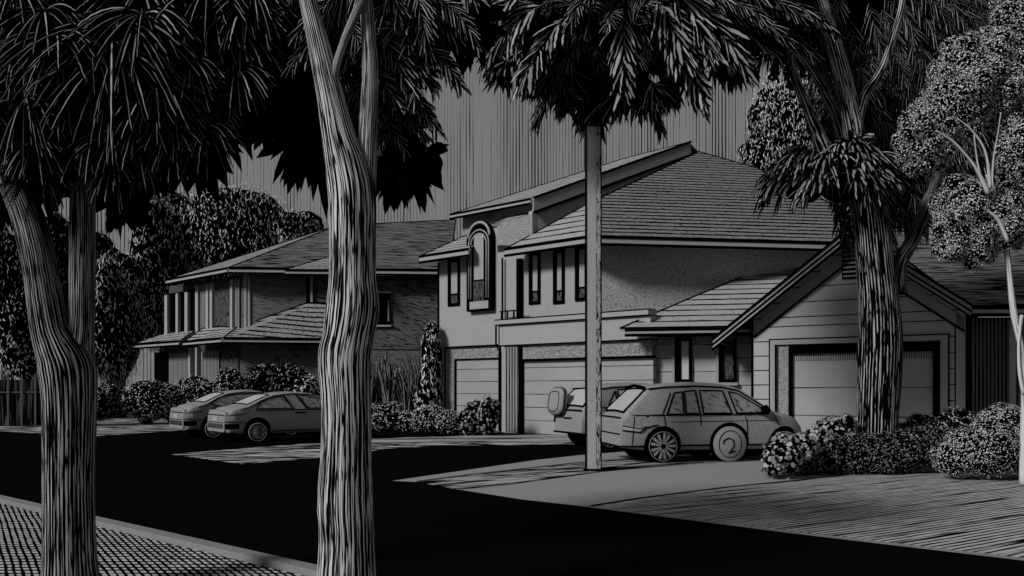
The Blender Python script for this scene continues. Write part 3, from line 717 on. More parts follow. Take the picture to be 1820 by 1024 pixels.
def wheel(car, root, x, r, sg, style):
    yc = car.side(x, .55)*sg
    def lathe(prof, n=24):
        b = MB(); i0 = 0
        for (rr, d) in prof:
            for i in range(n): a = 2*math.pi*i/n; b.v.append((x+rr*math.cos(a), yc+sg*d, r+rr*math.sin(a)))
        for k in range(len(prof)-1):
            for i in range(n):
                j = (i+1) % n; q = (k*n+i, k*n+j, (k+1)*n+j, (k+1)*n+i); b.f.append(q if sg < 0 else q[::-1]); b.sm.append(True); b.uv += [(0, 0)]*4
        b.f.append(tuple((len(prof)-1)*n+i for i in range(n))); b.sm.append(False); b.uv += [(0, 0)]*n
        return b
    w = lathe([(r*.3,-.22),(r*.96,-.20),(r,-.16),(r,-.02),(r*.94,.02),(r*.78,.012)]).build('wheel', M['ink'], root, False)
    if style == 'spoke':
        b = MB()
        for i in range(13):
            a = 2*math.pi*(i+.3*random.random())/13; c, s_ = math.cos(a), math.sin(a)
            P = lambda rr, t: V(x+rr*c-t*s_, yc+sg*.03, r+rr*s_+t*c)
            b.face([P(r*.16,-.012), P(r*.74,-.034), P(r*.78,.0), P(r*.74,.034), P(r*.16,.012)])
        b.tube([V(x+r*.86*math.cos(a), yc+sg*.022, r+r*.86*math.sin(a)) for a in [2*math.pi*i/24 for i in range(25)]], .008, 5)
        b.build('rim', M['rim'], w, False)
    elif style == 'disc':
        b = lathe([(r*.97,.022),(r*.93,.038),(r*.02,.046)]); b.build('rim', M['rim'], w, False)
        b = MB()
        b.tube([V(x+px*r, yc+sg*.05, r+pz*r) for px, pz in ((-.42,.02),(-.36,.22),(-.1,.34),(.18,.2),(.22,-.1),(.0,-.42),(-.12,-.5),(.3,-.38))], .014, 5)
        b.tube([V(x+r*.66*math.cos(a), yc+sg*.045, r+r*.74*math.sin(a)) for a in [2*math.pi*i/24 for i in range(25)]], .008, 5)
        b.build('wheel_mark', M['ink'], w, False)
    else:
        b = MB()
        for rr, q in ((r*.84,.016),(r*.62,.012),(r*.50,.008)): b.tube([V(x+rr*math.cos(a), yc+sg*.022, r+rr*math.sin(a)) for a in [2*math.pi*i/24 for i in range(25)]], q, 5)
        for i in range(5):
            z_ = (i-2)*r*.2; hw = math.sqrt(max((r*.5)**2-z_**2, 0)); b.tube([V(x-hw, yc+sg*.02, r+z_), V(x+hw, yc+sg*.02, r+z_)], .014, 5)
        b.build('rim', M['rim'], w, False)
    return w
def toppatch(car, x0, x1, f0, f1, d, k=8):
    """glass laid on the sloping rear window between two stations"""
    b = MB(); g = []
    for i in range(k+1):
        x = x0+(x1-x0)*i/k; zt = car.top(x); w = car.side(x, zt-.09)-.10; f = f0+(f1-f0)*i/k
        g.append([V(x-d*.8, w*f*(2*j/8-1), zt+.03*(1-(f*(2*j/8-1))**2)+d*.6) for j in range(9)])
    for i in range(k):
        for j in range(8): b.face([g[i][j], g[i+1][j], g[i+1][j+1], g[i][j+1]], [(g[q][w_].x, g[q][w_].y) for q, w_ in ((i,j),(i+1,j),(i+1,j+1),(i,j+1))], True)
    return b

def build_suv(root, car, paint, wheels, wins, styles, paint2=True):
    bo = car.body().build('body', M[paint], root, False)
    for sg in (-1, 1):
        for (x, r), st in zip(wheels, styles):
            car.patch(circ(x, r+.02, r+.055), .008, sg, 1).build('wheel_arch', M['ink'], bo, False); wheel(car, root, x, r, sg, st)
        for wp in wins:
            wo = car.patch(wp, .012, sg).build('side_window', M['car_glass' if paint2 else 'car_glass_plain'], root, False)
            car.line(wp+[wp[0]], .017, .014, sg).build('window_seal', M['ink'], wo, False)
    return bo
SUVDIR = math.atan2(.17, .985)
pR = V((1105-CX)/F*17.2, 17.2, 0); W_ = 1.76
dirv = V(.985, .17, 0); lat = V(-.17, .985, 0)
suvroot = thing('estate_car', 'pale grey estate car nearest the pole, three wheels showing on its side', 'car', pR+lat*W_/2, SUVDIR, 'cars parked on the driveways')
def suv_t(px): a = (px-CX)/F; return (a*17.2-pR.x)/(.985-.17*a)
top = [(0,.80),(.03,1.0),(.10,1.06),(.66,1.60),(.92,1.66),(1.7,1.71),(2.3,1.69),(2.68,1.62),(3.05,1.38),(3.45,1.10),(3.85,1.02),(4.10,.92),(4.2,.78),(4.25,.62)]
car = Car(4.25, W_, top, 1.02, .28)
wins = [[(1.00,1.04),(1.20,1.50),(1.38,1.52),(1.38,1.05)],[(1.43,1.05),(1.43,1.53),(1.68,1.55),(1.74,1.06)],[(1.82,1.06),(1.78,1.55),(2.30,1.54),(2.46,1.06)],[(2.58,1.06),(2.44,1.53),(2.64,1.48),(3.0,1.27),(3.32,1.07)]]
tw = [(suv_t(1177)+.02,.36),(suv_t(1297),.395),(suv_t(1396),.35)]
bo = build_suv(suvroot, car, 'car', tw, wins, ['spoke','disc','spoke'])
rg = toppatch(car, .12, .62, .92, .88, .014).build('rear_window', M['car_glass_plain'], suvroot, False)
g = toppatch(car, .14, .90, .92, .88, .02); e = []
for x0, f in ((.14,.92),(.90,.88)):
    pass
def tline(car, pts, r=.018, d=.02):
    P = []
    for (x, f) in pts:
        zt = car.top(x); w = car.side(x, zt-.09)-.10; P.append(V(x-d*.8, w*f, zt+.03*(1-f*f)+d*.6))
    b = MB(); b.tube(P, r, 5); return b
def rect_tl(x0, x1, f): return [(x0, -f+2*f*i/8) for i in range(9)]+[(x0+(x1-x0)*i/8, f) for i in range(9)]+[(x1, f-2*f*i/8) for i in range(9)]+[(x1+(x0-x1)*i/8, -f) for i in range(9)]
tline(car, rect_tl(.12, .62, .90), .022).build('window_seal', M['ink'], rg, False)
def merge(*bs):
    o = MB()
    for b in bs:
        k = len(o.v); o.v += b.v; o.f += [tuple(i+k for i in f) for f in b.f]; o.uv += b.uv; o.sm += b.sm
    return o
for sg in (-1, 1):
    merge(car.line([(.25,1.02),(1.0,1.02),(3.35,1.04)], .013, .006, sg), car.line([(.94,1.02),(.98,.70)], .010, .006, sg), car.line([(1.76,1.04),(1.76,.80)], .010, .006, sg),
          car.line([(2.5,1.5),(2.82,.9),(2.84,.40)], .010, .006, sg), car.line([(3.42,1.05),(3.58,.8)], .010, .006, sg), car.line([(1.2,.37),(3.3,.37)], .02, .004, sg), car.line([(.28,1.0),(.24,.4)], .008, .006, sg),
          car.line([(.62,1.58),(1.0,1.62),(1.7,1.645),(2.3,1.62),(2.66,1.55),(3.38,1.10)], .018, .01, sg), car.line([(1.1,.88),(3.5,.90)], .006, .004, sg), car.line([(.55,.99),(.68,1.03),(.90,1.03),(1.12,1.5)], .012, .006, sg)).build('panel_gap', M['ink'], bo, False)
    merge(car.line([(.04,.70),(.42,.66),(.55,.76),(.8,.82)], .014, .008, sg), car.line([(.04,.80),(.4,.74),(.55,.78)], .01, .008, sg), car.line([(.02,.36),(.6,.36)], .02, .006, sg)).build('lamp_outline', M['ink'], bo, False)
    car.patch([(.04,.72),(.38,.68),(.52,.76),(.06,.79)], .007, sg).build('tail_light', M['tail'], suvroot, False)
    b = MB(); y = sg*(car.side(3.22,1.08)+.10)
    b.tube([V(3.17,sg*car.side(3.17,1.05),1.05), V(3.2,y,1.10)], [.05,.04], 8); b.tube([V(3.10,y,1.12), V(3.2,y+sg*.05,1.14), V(3.28,y,1.12)], [.06,.09,.05], 8, ell=1.2); b.build('mirror', M['ink'], suvroot, False)
b = MB()
for z_, r_ in ((.98,.014),(.62,.014),(.36,.02)):
    b.tube([V(-.008, -car.plan(.01)*.97*(1-2*i/12), z_) for i in range(13)], r_, 5)
b.build('tailgate_gap', M['ink'], bo, False)
b = MB(); b.tube([V(.58,-.66,1.61), V(.56,0,1.66), V(.58,.66,1.61)], [.03,.035,.03], 6); b.build('spoiler', M['ink'], suvroot, False)

# the second estate behind it
pR2 = V((1037-CX)/F*21.2, 21.2, 0); dv2 = V(.92, .39, 0).normalized(); lt2 = V(-dv2.y, dv2.x, 0)
suv2 = thing('estate_car', 'grey estate car partly behind the pale pole, rounded cover on its tailgate', 'car', pR2+lt2*.92, math.atan2(dv2.y, dv2.x), 'cars parked on the driveways')
top2 = [(0,.80),(.03,1.0),(.10,1.10),(.62,1.60),(.9,1.68),(1.8,1.74),(2.4,1.70),(2.8,1.56),(3.3,1.12),(3.7,1.02),(3.95,.9),(4.05,.6)]
car2 = Car(4.05, 1.84, top2, 1.12, .34)
w2s = [[(.75,1.16),(1.0,1.54),(1.0,1.16)],[(1.08,1.16),(1.08,1.56),(1.75,1.58),(1.80,1.16)],[(1.9,1.16),(1.86,1.58),(2.4,1.54),(2.9,1.16)]]
bo2 = build_suv(suv2, car2, 'car', [(.8,.33),(3.2,.33)], w2s, ['spoke','spoke'], False)
rg = toppatch(car2, .12, .58, .92, .88, .014).build('rear_window', M['car_glass_plain'], suv2, False)
tline(car2, rect_tl(.12, .58, .90), .024).build('window_seal', M['ink'], rg, False)
for sg in (-1, 1):
    merge(car2.line([(.2,1.09),(3.2,1.11)], .016, .006, sg), car2.line([(.55,1.58),(.9,1.62),(1.8,1.66),(2.4,1.62),(3.2,1.12)], .018, .012, sg), car2.line([(1.1,.42),(2.8,.42)], .02, .004, sg)).build('panel_gap', M['ink'], bo2, False)
    car2.patch([(.03,.72),(.2,.74),(.24,.96),(.04,.98)], .008, sg).build('tail_light', M['tail'], suv2, False)
b = MB()
for z_, r_ in ((1.02,.02),(.40,.03)): b.tube([V(-.008, -car2.plan(.01)*.97*(1-2*i/12), z_) for i in range(13)], r_, 5)
b.tube([V(-.012,-.25,.80), V(-.012,.2,.79)], .022, 5); b.tube([V(-.012,.80,.68), V(-.012,.74,.92), V(-.012,.68,.92), V(-.012,.74,.68), V(-.012,.80,.68)], .016, 5)
b.build('tailgate_gap', M['ink'], bo2, False)
b = MB(); sx, sy, sz = -.10, .50, 1.24   # soft cover on the far side of the tailgate
n = 32
def sq(a, w, h): c, q = math.cos(a), math.sin(a); return (w*math.copysign(abs(c)**.62, c), h*math.copysign(abs(q)**.62, q))
for (k_, d) in ((.5,.13),(.96,.13),(1.0,.08),(1.0,-.0),(.9,-.06),(.5,-.085)):
    b.v += [(sx+d+.10*sq(2*math.pi*i/n, .44, .38)[1], sy+k_*sq(2*math.pi*i/n, .44, .38)[0], sz+k_*sq(2*math.pi*i/n, .44, .38)[1]) for i in range(n)]
for k in range(5):
    for i in range(n): j = (i+1) % n; b.f.append((k*n+i, k*n+j, (k+1)*n+j, (k+1)*n+i)); b.sm.append(True); b.uv += [(0,0)]*4
b.f.append(tuple(5*n+i for i in range(n))); b.sm.append(False); b.uv += [(0,0)]*n
sw = b.build('tailgate_cover', M['car'], suv2, False)
b = MB()
for k_, d, q in ((1.01,.04,.022),(.72,-.075,.012)): b.tube([V(sx+d+.10*z_, sy+k_*y_, sz+k_*z_) for y_, z_ in [sq(2*math.pi*i/n, .44, .38) for i in range(n+1)]], q, 5)
b.build('cover_seam', M['ink'], sw, False)

# sedans at the left
def sedan(root, paint, two=True):
    top = [(0,.64),(.03,.92),(.10,1.0),(.50,1.03),(.72,1.09),(1.1,1.28),(1.5,1.42),(2.1,1.48),(2.7,1.45),(3.2,1.28),(3.7,1.02),(4.2,.90),(4.5,.76),(4.6,.55)]
    c = Car(4.6, 1.76, top, .94, .27, .78, .22)
    bo = c.body().build('body', M[paint], root, False)
    if two: wins = [[(.92,1.0),(1.02,1.16),(1.35,1.30),(1.75,1.37),(2.0,1.0)],[(2.48,1.38),(2.2,1.39),(2.52,1.0),(3.46,1.0),(3.1,1.22)]]
    else: wins = [[(.88,1.06),(.98,1.16),(1.30,1.30),(1.75,1.37),(2.20,1.385),(2.60,1.36),(2.68,1.06),(2.2,.99),(1.3,.98)],[(2.76,1.03),(2.72,1.34),(2.95,1.28),(3.35,1.02)]]
    for sg in (-1, 1):
        for x in (.95, 3.65): c.patch(circ(x, .34, .41), .008, sg, 1).build('wheel_arch', M['ink'], bo, False); wheel(c, root, x, .31, sg, 'hub')
        for wp in wins:
            wo = c.patch(wp, .012, sg).build('side_window', M['car_glass'], root, False); c.line(wp+[wp[0]], .014, .014, sg).build('window_seal', M['ink'], wo, False)
        ln = [c.line([(.9,.95),(3.5,.955)], .014, .006, sg), c.line([(.45,.98),(.72,1.04),(1.1,1.24),(1.5,1.38),(2.1,1.44),(2.7,1.41),(3.2,1.23),(3.6,1.02)], .014, .012, sg), c.line([(1.4,.33),(3.2,.33)], .016, .006, sg), c.line([(.02,.62),(.5,.60),(.8,.60)], .007, .006, sg), c.line([(.02,.80),(.6,.86)], .010, .006, sg)]
        if two: ln += [c.line([(1.78,1.39),(2.04,.96)], .018, .016, sg), c.line([(2.16,1.41),(2.48,.96)], .018, .016, sg)]
        merge(*ln).build('panel_gap', M['ink'], bo, False)
        h = MB(); h.tube([c.on(2.1,.86,.02,sg), c.on(2.45,.87,.03,sg)], .02, 6); h.build('handle', M['ink'], root, False)
        c.patch([(.02,.64),(.30,.66),(.30,.80),(.03,.80)], .008, sg).build('tail_light', M['tail'], root, False)
        tk = c.patch([(.02,.42),(.42,.42),(.42,.57),(.02,.57)], .006, sg).build('bumper_grille', M['ink'], root, False)
    rg = toppatch(c, .74, 1.38, .9, .86, .012).build('rear_window', M['car_glass_plain'], root, False)
    tline(c, rect_tl(.72, 1.40, .9), .016).build('window_seal', M['ink'], rg, False)
    b = MB(); y = c.plan(.01)
    for z_ in (.60, .82): b.tube([V(-.006, -y*.96*(1-2*i/12), z_) for i in range(13)], .010, 5)
    b.build('trunk_gap', M['ink'], bo, False)
    b = MB()
    for i in range(14):
        yy = -y*.85+i*y*1.7/13; b.quadbox(V(0,yy,0), V(0,-1,0), V(-1,0,0), -.02, .02, .42, .56, .0, .012)
    b.build('bumper_slot', M['ink'], bo, False)
    b = MB(); b.quadbox(V(0,0,0), V(0,-1,0), V(-1,0,0), -.22, .22, .64, .76, .0, .012); b.build('number_plate', M['tail'], root, False)
    return bo
sd_ = V(.80, .60, 0).normalized(); sl_ = V(-sd_.y, sd_.x, 0)
wp = gr(458, 787); rt = wp-sd_*.95+sl_*.88
s1c = thing('sedan', 'grey sedan nearest the middle tree trunk, with a split side window', 'car', V(rt.x, rt.y, 0), math.atan2(sd_.y, sd_.x), 'cars parked on the driveways'); sedan(s1c, 'car_dim')
wp = V((382-CX)/F*25.8, 25.8, 0); rt = wp-sd_*.95+sl_*.88
s2c = thing('sedan', 'grey sedan with one long rounded side window, beyond the other sedan', 'car', V(rt.x, rt.y, 0), math.atan2(sd_.y, sd_.x), 'cars parked on the driveways'); sedan(s2c, 'car_dim', False); s2c.scale = (.95, 1, 1.03)

# ------------------------------------------------------------------ foliage makers
def blades(C, D, L, W, Nrm, droop, m=6, id0=0, curl=0.0):
    """arrays: centres, directions, lengths, widths, facing normals -> verts, faces, uvs"""
    n = len(C); t = np.linspace(0, 1, m)[None, :, None]
    P = C[:, None]+D[:, None]*L[:, None, None]*t
    P[..., 2] -= (L[:, None]*droop[:, None])*(t[..., 0]**2)
    T = nrm(np.gradient(P, axis=1)); S = nrm(np.cross(T, Nrm[:, None]+0*T))
    w = (np.sin(np.pi*(t[..., 0]*.93+.07))**.75)*W[:, None]/2; w[:, -1] = .0
    A = P-S*w[..., None]; B = P+S*w[..., None]; 
    vs = np.stack([A, B], 2).reshape(-1, 3)
    base = (np.arange(n)*2*m)[:, None]+np.arange(m-1)[None]*2
    f = np.stack([base, base+1, base+3, base+2], -1).reshape(-1, 4)
    ids = np.arange(n)+id0
    vv = np.broadcast_to(ids[:, None]+t[0, :, 0][None]*.96+.01, (n, m))
    uv = np.stack([np.stack([np.zeros((n, m)), vv], -1), np.stack([np.ones((n, m)), vv], -1)], 2).reshape(-1, 2)
    return vs, f, uv
def join(parts):
    vs, fs, us, k = [], [], [], 0
    for v, f, u in parts: vs.append(v); fs.append(f+k); us.append(u); k += len(v)
    return np.concatenate(vs), np.concatenate(fs), np.concatenate(us)
def spray(c, n, L, W, axis=(0,0,-1), spread=1.0, droop=.5, face=(-.2,-.8,.5), fj=.5, start=.0, flat=1.0, seed_id=[0]):
    """a fan of blades out of one point"""
    d = nrm(RNG.normal(size=(n, 3))*np.array([1, flat, 1])*spread+np.array(axis)[None])
    C = np.array(c)[None]+d*start*L+RNG.normal(size=(n, 3))*.03*L
    N = nrm(np.array(face)[None]+RNG.normal(size=(n, 3))*fj)
    seed_id[0] += n
    return blades(C, d, L*RNG.uniform(.55, 1.1, n), W*RNG.uniform(.6, 1.3, n), N, droop*RNG.uniform(.5, 1.4, n), id0=seed_id[0])
def plume(c, d, Lr, n, Ll, W, droop=.6, face=(-.25,-.85,.45), side=.8, seed_id=[200000]):
    """a drooping branchlet with leaflets down both sides"""
    d = np.array(d, float); d /= np.linalg.norm(d); t = np.sort(RNG.uniform(.0, 1, n))
    P = np.array(c)[None]+d[None]*(Lr*t)[:, None]; P[:, 2] -= droop*Lr*t*t
    T = np.repeat(d[None], n, 0); T[:, 2] -= 2*droop*t; T = nrm(T)
    S = nrm(np.cross(T, np.array(face)[None])); sg = np.where(np.arange(n) % 2 == 0, 1.0, -1.0)[:, None]
    D = nrm(T*.75+S*sg*(side*(1-.65*t))[:, None]+RNG.normal(size=(n, 3))*.10); seed_id[0] += n
    return blades(P, D, Ll*(1.05-.35*t)*RNG.uniform(.8, 1.15, n), W*RNG.uniform(.7, 1.25, n), nrm(np.array(face)[None]+RNG.normal(size=(n, 3))*.25), np.full(n, .28), 5, id0=seed_id[0])
def fan(c, n, L, W, tilt=0.0, sweep=1.5, droop=.75, face=(-.25,-.85,.45), seed_id=[50000]):
    """an ordered drooping fan, like the ribs of an umbrella"""
    a = np.linspace(-sweep, sweep, n)+RNG.normal(size=n)*.05+tilt
    d = nrm(np.stack([np.sin(a), -.25+RNG.normal(size=n)*.18, .42-.75*np.cos(a)**2+0*a], -1))
    seed_id[0] += n
    return blades(np.array(c)[None]+d*.02, d, L*RNG.uniform(.75, 1.1, n), W*RNG.uniform(.7, 1.3, n), nrm(np.array(face)[None]+RNG.normal(size=(n, 3))*.15), droop*RNG.uniform(.8, 1.2, n), 8, id0=seed_id[0])
def build_blades(parts, name, mat, parent):
    v, f, u = join(parts); return npmesh(name, v, [f], u, mat, parent)
def small_leaves(P, D, N, L, W, id0=0):
    n = len(P); S = nrm(np.cross(D, N)); 
    a = P; l = P+D*(L*.45)[:, None]-S*(W/2)[:, None]; r = P+D*(L*.45)[:, None]+S*(W/2)[:, None]; t = P+D*L[:, None]
    vs = np.stack([a, r, t, l], 1).reshape(-1, 3); f = (np.arange(n)*4)[:, None]+np.arange(4)[None]
    ids = (np.arange(n)+id0)[:, None]+np.array([.05, .5, .95, .5])[None]
    uv = np.stack([np.broadcast_to(np.array([.5, .95, .5, .05])[None], (n, 4)), ids], -1).reshape(-1, 2)
    return vs, f, uv
def round_leaves(P, D, N, L, W, id0=0, k=9):
    """roundish leaves: a fan with a dark rim (u runs from the rim 0 to the middle .5)"""
    n = len(P); S = nrm(np.cross(D, N)); C = P+D*(L*.5)[:, None]; a = np.linspace(0, 2*np.pi, k, endpoint=False)
    rim = C[:, None]+D[:, None]*(np.cos(a)[None, :, None]*L[:, None, None]*.5)+S[:, None]*(np.sin(a)[None, :, None]*W[:, None, None]*.5)
    C = C+N*(L*.10)[:, None]; vs = np.concatenate([C[:, None], rim], 1).reshape(-1, 3); b = (np.arange(n)*(k+1))[:, None, None]; i = np.arange(k)
    f = (b+np.stack([0*i, i+1, (i+1) % k+1], -1)[None]).reshape(-1, 3)
    ids = np.broadcast_to((np.arange(n)+id0)[:, None]+.5, (n, k+1)); uu = np.broadcast_to(np.array([.5]+[0.0]*k)[None], (n, k+1))
    return vs, f, np.stack([uu, ids], -1).reshape(-1, 2)
def sphere_pts(n): return nrm(RNG.normal(size=(n, 3)))
def core(lobes, name, mat, parent, sub=3, k=.86, rough=.16):  # black blobs standing in for the shade deep among leaves
    import bmesh
    bm = bmesh.new()
    for (c, r) in lobes:
        ret = bmesh.ops.create_icosphere(bm, subdivisions=sub, radius=1.0)
        for v in ret['verts']:
            j = 1+random.uniform(-rough, rough)
            v.co = Vector((c[0]+v.co.x*r[0]*k*j, c[1]+v.co.y*r[1]*k*j, c[2]+v.co.z*r[2]*k*j))
    me = bpy.data.meshes.new(name); off = origin(parent)
    for v in bm.verts: v.co -= off
    bm.to_mesh(me); bm.free(); me.materials.append(mat)
    o = bpy.data.objects.new(name, me); COL.objects.link(o); o.parent = parent; return o
def lobed_leaves(lobes, dens, L, W, down=.5, jit=.5, zmin=None, bias=None, outw=.15, maker=None):
    parts = []; tot = sum(r[0]*r[2] for _, r in lobes)
    for c, r in lobes:
        n = max(8, int(dens*r[0]*r[2]))
        s = sphere_pts(n); rr = RNG.uniform(.86, 1.08, n)[:, None]
        P = np.array(c)+s*np.array(r)*rr
        nn = nrm(s/np.array(r)); D = nrm(np.cross(nn, RNG.normal(size=(n, 3)))+np.array([0, 0, -down])+nn*outw)
        N = nrm(nn+RNG.normal(size=(n, 3))*jit)
        if zmin is not None:
            k = P[:, 2] > zmin; P, D, N = P[k], D[k], N[k]; n = len(P)
        parts.append((maker or small_leaves)(P, D, N, L*RNG.uniform(.6, 1.3, n), W*RNG.uniform(.6, 1.3, n), int(RNG.integers(0, 9000))))
    return parts
def lobe(px, py, Y, rx, ry=None, dz=1.0):
    c = at(px, py, Y); s = Y/F; ry = ry or rx
    return ((c.x, c.y, c.z), (rx*s, (rx+ry)/2*s*dz, ry*s))
def scatter(lb, n, rx=.35, off=.72):
    """lumpy small lobes over a big one"""
    (c, r) = lb; out = []
    for _ in range(n):
        s = sphere_pts(1)[0]; k = random.uniform(.28, .45)
        out.append(((c[0]+s[0]*r[0]*off, c[1]+s[1]*r[1]*off, c[2]+s[2]*r[2]*off), (r[0]*k, r[1]*k, r[2]*k)))
    return out

def shrub(name, label, cat, lobes, mat, dens, L, W, group=None, corek=.9, down=.0, jit=.35, nsub=6, extra=None, outw=.2, maker=None):
    gx = sum(l[0][0] for l in lobes)/len(lobes); gy = sum(l[0][1] for l in lobes)/len(lobes)
    t = thing(name, label, cat, (gx, gy, 0), 0, group)
    lb = [(c, r) for c, r in lobes]
    for l in list(lb): lb += scatter(l, nsub)
    core(lb, 'shade_core', M['ink'], t, 3, corek, .10)  # black core painting the shade inside the shrub
    v, f, u = join(lobed_leaves(lb, dens, L, W, down, jit, .02, None, outw, maker)); npmesh('leaves', v, [f], u, M[mat], t)
    if extra: extra(t)
    return t

# ------------------------------------------------------------------ background trees, left
def bgtree(name, label, lobes, mat, dens, L, W, trunk, group='trees behind the far house', nsub=9, down=2.2):
    tx, ty, th, tr = trunk
    t = thing(name, label, 'tree', (tx, ty, 0), 0, group)
    lb = list(lobes)
    for l in list(lb): lb += scatter(l, nsub)
    core(lb, 'shade_core', M['ink'], t, 3, .94, .04)  # black core for the crown's inner shade and inked outline
    v, f, u = join(lobed_leaves(lb, dens, L, W, down, .28, None, None, .05)); npmesh('crown', v, [f], u, M[mat], t)
    b = MB(); b.tube([V(tx,ty,-.05), V(tx+.1,ty,th*.5), V(tx,ty,th)], [tr*1.3,tr,tr*.7], 10); b.build('trunk', M['bark_dark'], t)
    return t
def gx(px, Y): return (px-CX)/F*Y
bgtree('round_tree', 'broad round dark tree rising over the far house roof', [lobe(415,425,50,118,95),lobe(340,440,50,60,88),lobe(510,430,50,66,56),lobe(545,402,51,32,28)], 'stroke', 560, .24, .042, (gx(420,50),50,6,.4))
bgtree('cypress_tree', 'tall narrow streaky tree just left of the far house', [lobe(285,480,47,42,135),lobe(312,385,48,36,45)], 'stroke', 600, .25, .042, (gx(290,47),47,6,.3))
bgtree('cypress_tree', 'lower streaky narrow tree between the forked trunk and the taller narrow tree', [lobe(205,570,44,38,120),lobe(228,500,44,22,50)], 'stroke', 600, .24, .040, (gx(210,44),44,5,.3))
bgtree('dark_tree', 'dark tree seen in the fork gap of the forked trunk', [lobe(100,470,46,46,90),lobe(170,490,48,50,80),lobe(120,600,46,60,110)], 'stroke_dark', 420, .22, .04, (gx(100,46),46,5,.3))
bgtree('dark_tree', 'dark bushy tree at the left edge, above the paling fence', [lobe(15,530,42,62,120),lobe(-40,480,43,60,120),lobe(45,600,41,40,80)], 'stroke', 500, .2, .038, (gx(10,42),42,4,.3))
bgtree('dark_tree', 'slim black tree peeping above the cypresses under the canopy', [lobe(180,480,52,26,70),lobe(285,350,54,22,40)], 'stroke_dark', 160, .3, .06, (gx(185,52),52,5,.3))
# right: pale domed tree behind the tall house
bgtree('domed_tree', 'pale streaky domed tree behind the tall house roof', [lobe(1400,215,48,68,95),lobe(1365,275,47,50,36),lobe(1450,190,48,62,80),lobe(1450,280,48,60,70)], 'stroke', 760, .24, .04, (gx(1420,48),48,8,.4), 'trees behind the gabled house')
DT = bgtree('dark_tree', 'huge black hatched tree filling the sky behind the right hand tree', [lobe(1640,120,31,150,230),lobe(1560,60,31,130,150),lobe(1740,60,32,130,190),lobe(1640,320,31,80,70),lobe(1840,200,33,140,260)], 'frond_fine', 170, .85, .10, (gx(1640,31),31,6,.5), 'trees behind the gabled house', nsub=6, down=3.0)
DTL = [(1640,120,150,230),(1560,60,130,150),(1740,60,130,190),(1640,320,80,70),(1700,200,100,140)]

SG = 'shrubs along the far house'
shrub('shrub', 'small dark rounded shrub beside the forked trunk', 'shrub', [lobe(190,715,36,28,34)], 'shrub', 1500, .085, .042, SG)
shrub('shrub', 'large pale topped round shrub left of the rear sedan', 'shrub', [lobe(262,712,36,42,38),lobe(300,715,36.5,30,34)], 'shrub_pale', 1500, .085, .042, SG)
shrub('shrub', 'low shrub showing above the rear sedan roof', 'shrub', [lobe(345,690,37,30,24),lobe(372,705,37,30,30)], 'shrub', 1500, .085, .042, SG)
shrub('shrub', 'pale pointed shrub in front of the far house doors', 'shrub', [lobe(407,676,37,24,24),lobe(415,705,37,34,30)], 'shrub_pale', 1500, .085, .042, SG)
def bigleaves(px, py, Y, n, L, W, mat='frond_pale', ax=(0,-.2,1), spread=.7):
    def f(t):
        c = at(px, py, Y); build_blades([spray((c.x+dx, c.y, c.z+dz), n, L, W, ax, spread, .3, (-.3,-.9,.3), .4) for dx, dz in ((0,0),(-.5,-.2),(.6,-.1),(1.0,-.25))], 'tall_leaves', M[mat], t)
    return f
shrub('shrub', 'broad leaved bush against the far house wall, upright leaves on top', 'shrub', [lobe(470,675,36.5,36,26),lobe(520,680,36.5,40,30)], 'shrub_dark', 1200, .10, .05, SG, extra=bigleaves(478,660,36.2,16,.75,.2))
shrub('shrub', 'bright tipped bush just left of the middle trunk, over the sedan', 'shrub', [lobe(546,690,30,24,22),lobe(552,712,30,30,24)], 'shrub_pale', 1200, .11, .06, SG)
SG2 = 'shrubs by the tall house corner'
shrub('shrub', 'dark clipped shrub just right of the middle trunk', 'shrub', [lobe(688,745,30.6,38,30),lobe(660,748,30.6,30,28),lobe(722,752,30.5,24,24)], 'shrub_pale', 2600, .062, .034, SG2)
shrub('shrub', 'middle round shrub before the tall house corner', 'shrub', [lobe(765,748,30,36,28),lobe(800,752,29,26,24)], 'shrub_pale', 2600, .062, .034, SG2)
shrub('shrub', 'knobbly pale topped shrub before the left garage door', 'shrub', [lobe(836,748,27.6,24,28),lobe(868,740,27.4,20,34),lobe(845,726,27.5,16,16)], 'petal', 900, .11, .09, SG2)
# tall grasses and the tall shrub
c = at(705, 720, 33)
G1 = thing('tall_grass', 'tall streaky grass clump under the dim window wall', 'plant', (c.x, c.y, 0))
pa_ = []
for i in range(26):
    q = at(650+i*4.6, 712, 33+random.uniform(-.6,.6)); pa_.append(spray((q.x,q.y,.3), 44, random.uniform(2.0,3.0), .085, (random.uniform(-.15,.15),-.1,1), .16, .12, (-.3,-.9,.2), .5))
build_blades(pa_, 'leaves', M['frond_pale'], G1)
core([lobe(700,725,34.2,60,34)], 'stems', M['ink'], G1, 3, .9, .1)  # black mass painting the shade low in the grass clump
G2 = shrub('columnar_shrub', 'narrow tall dark shrub hard against the tall house corner', 'shrub', [lobe(768,640,31.8,20,72),lobe(762,700,31.6,24,50)], 'stroke', 700, .22, .045, nsub=8, down=1.5)

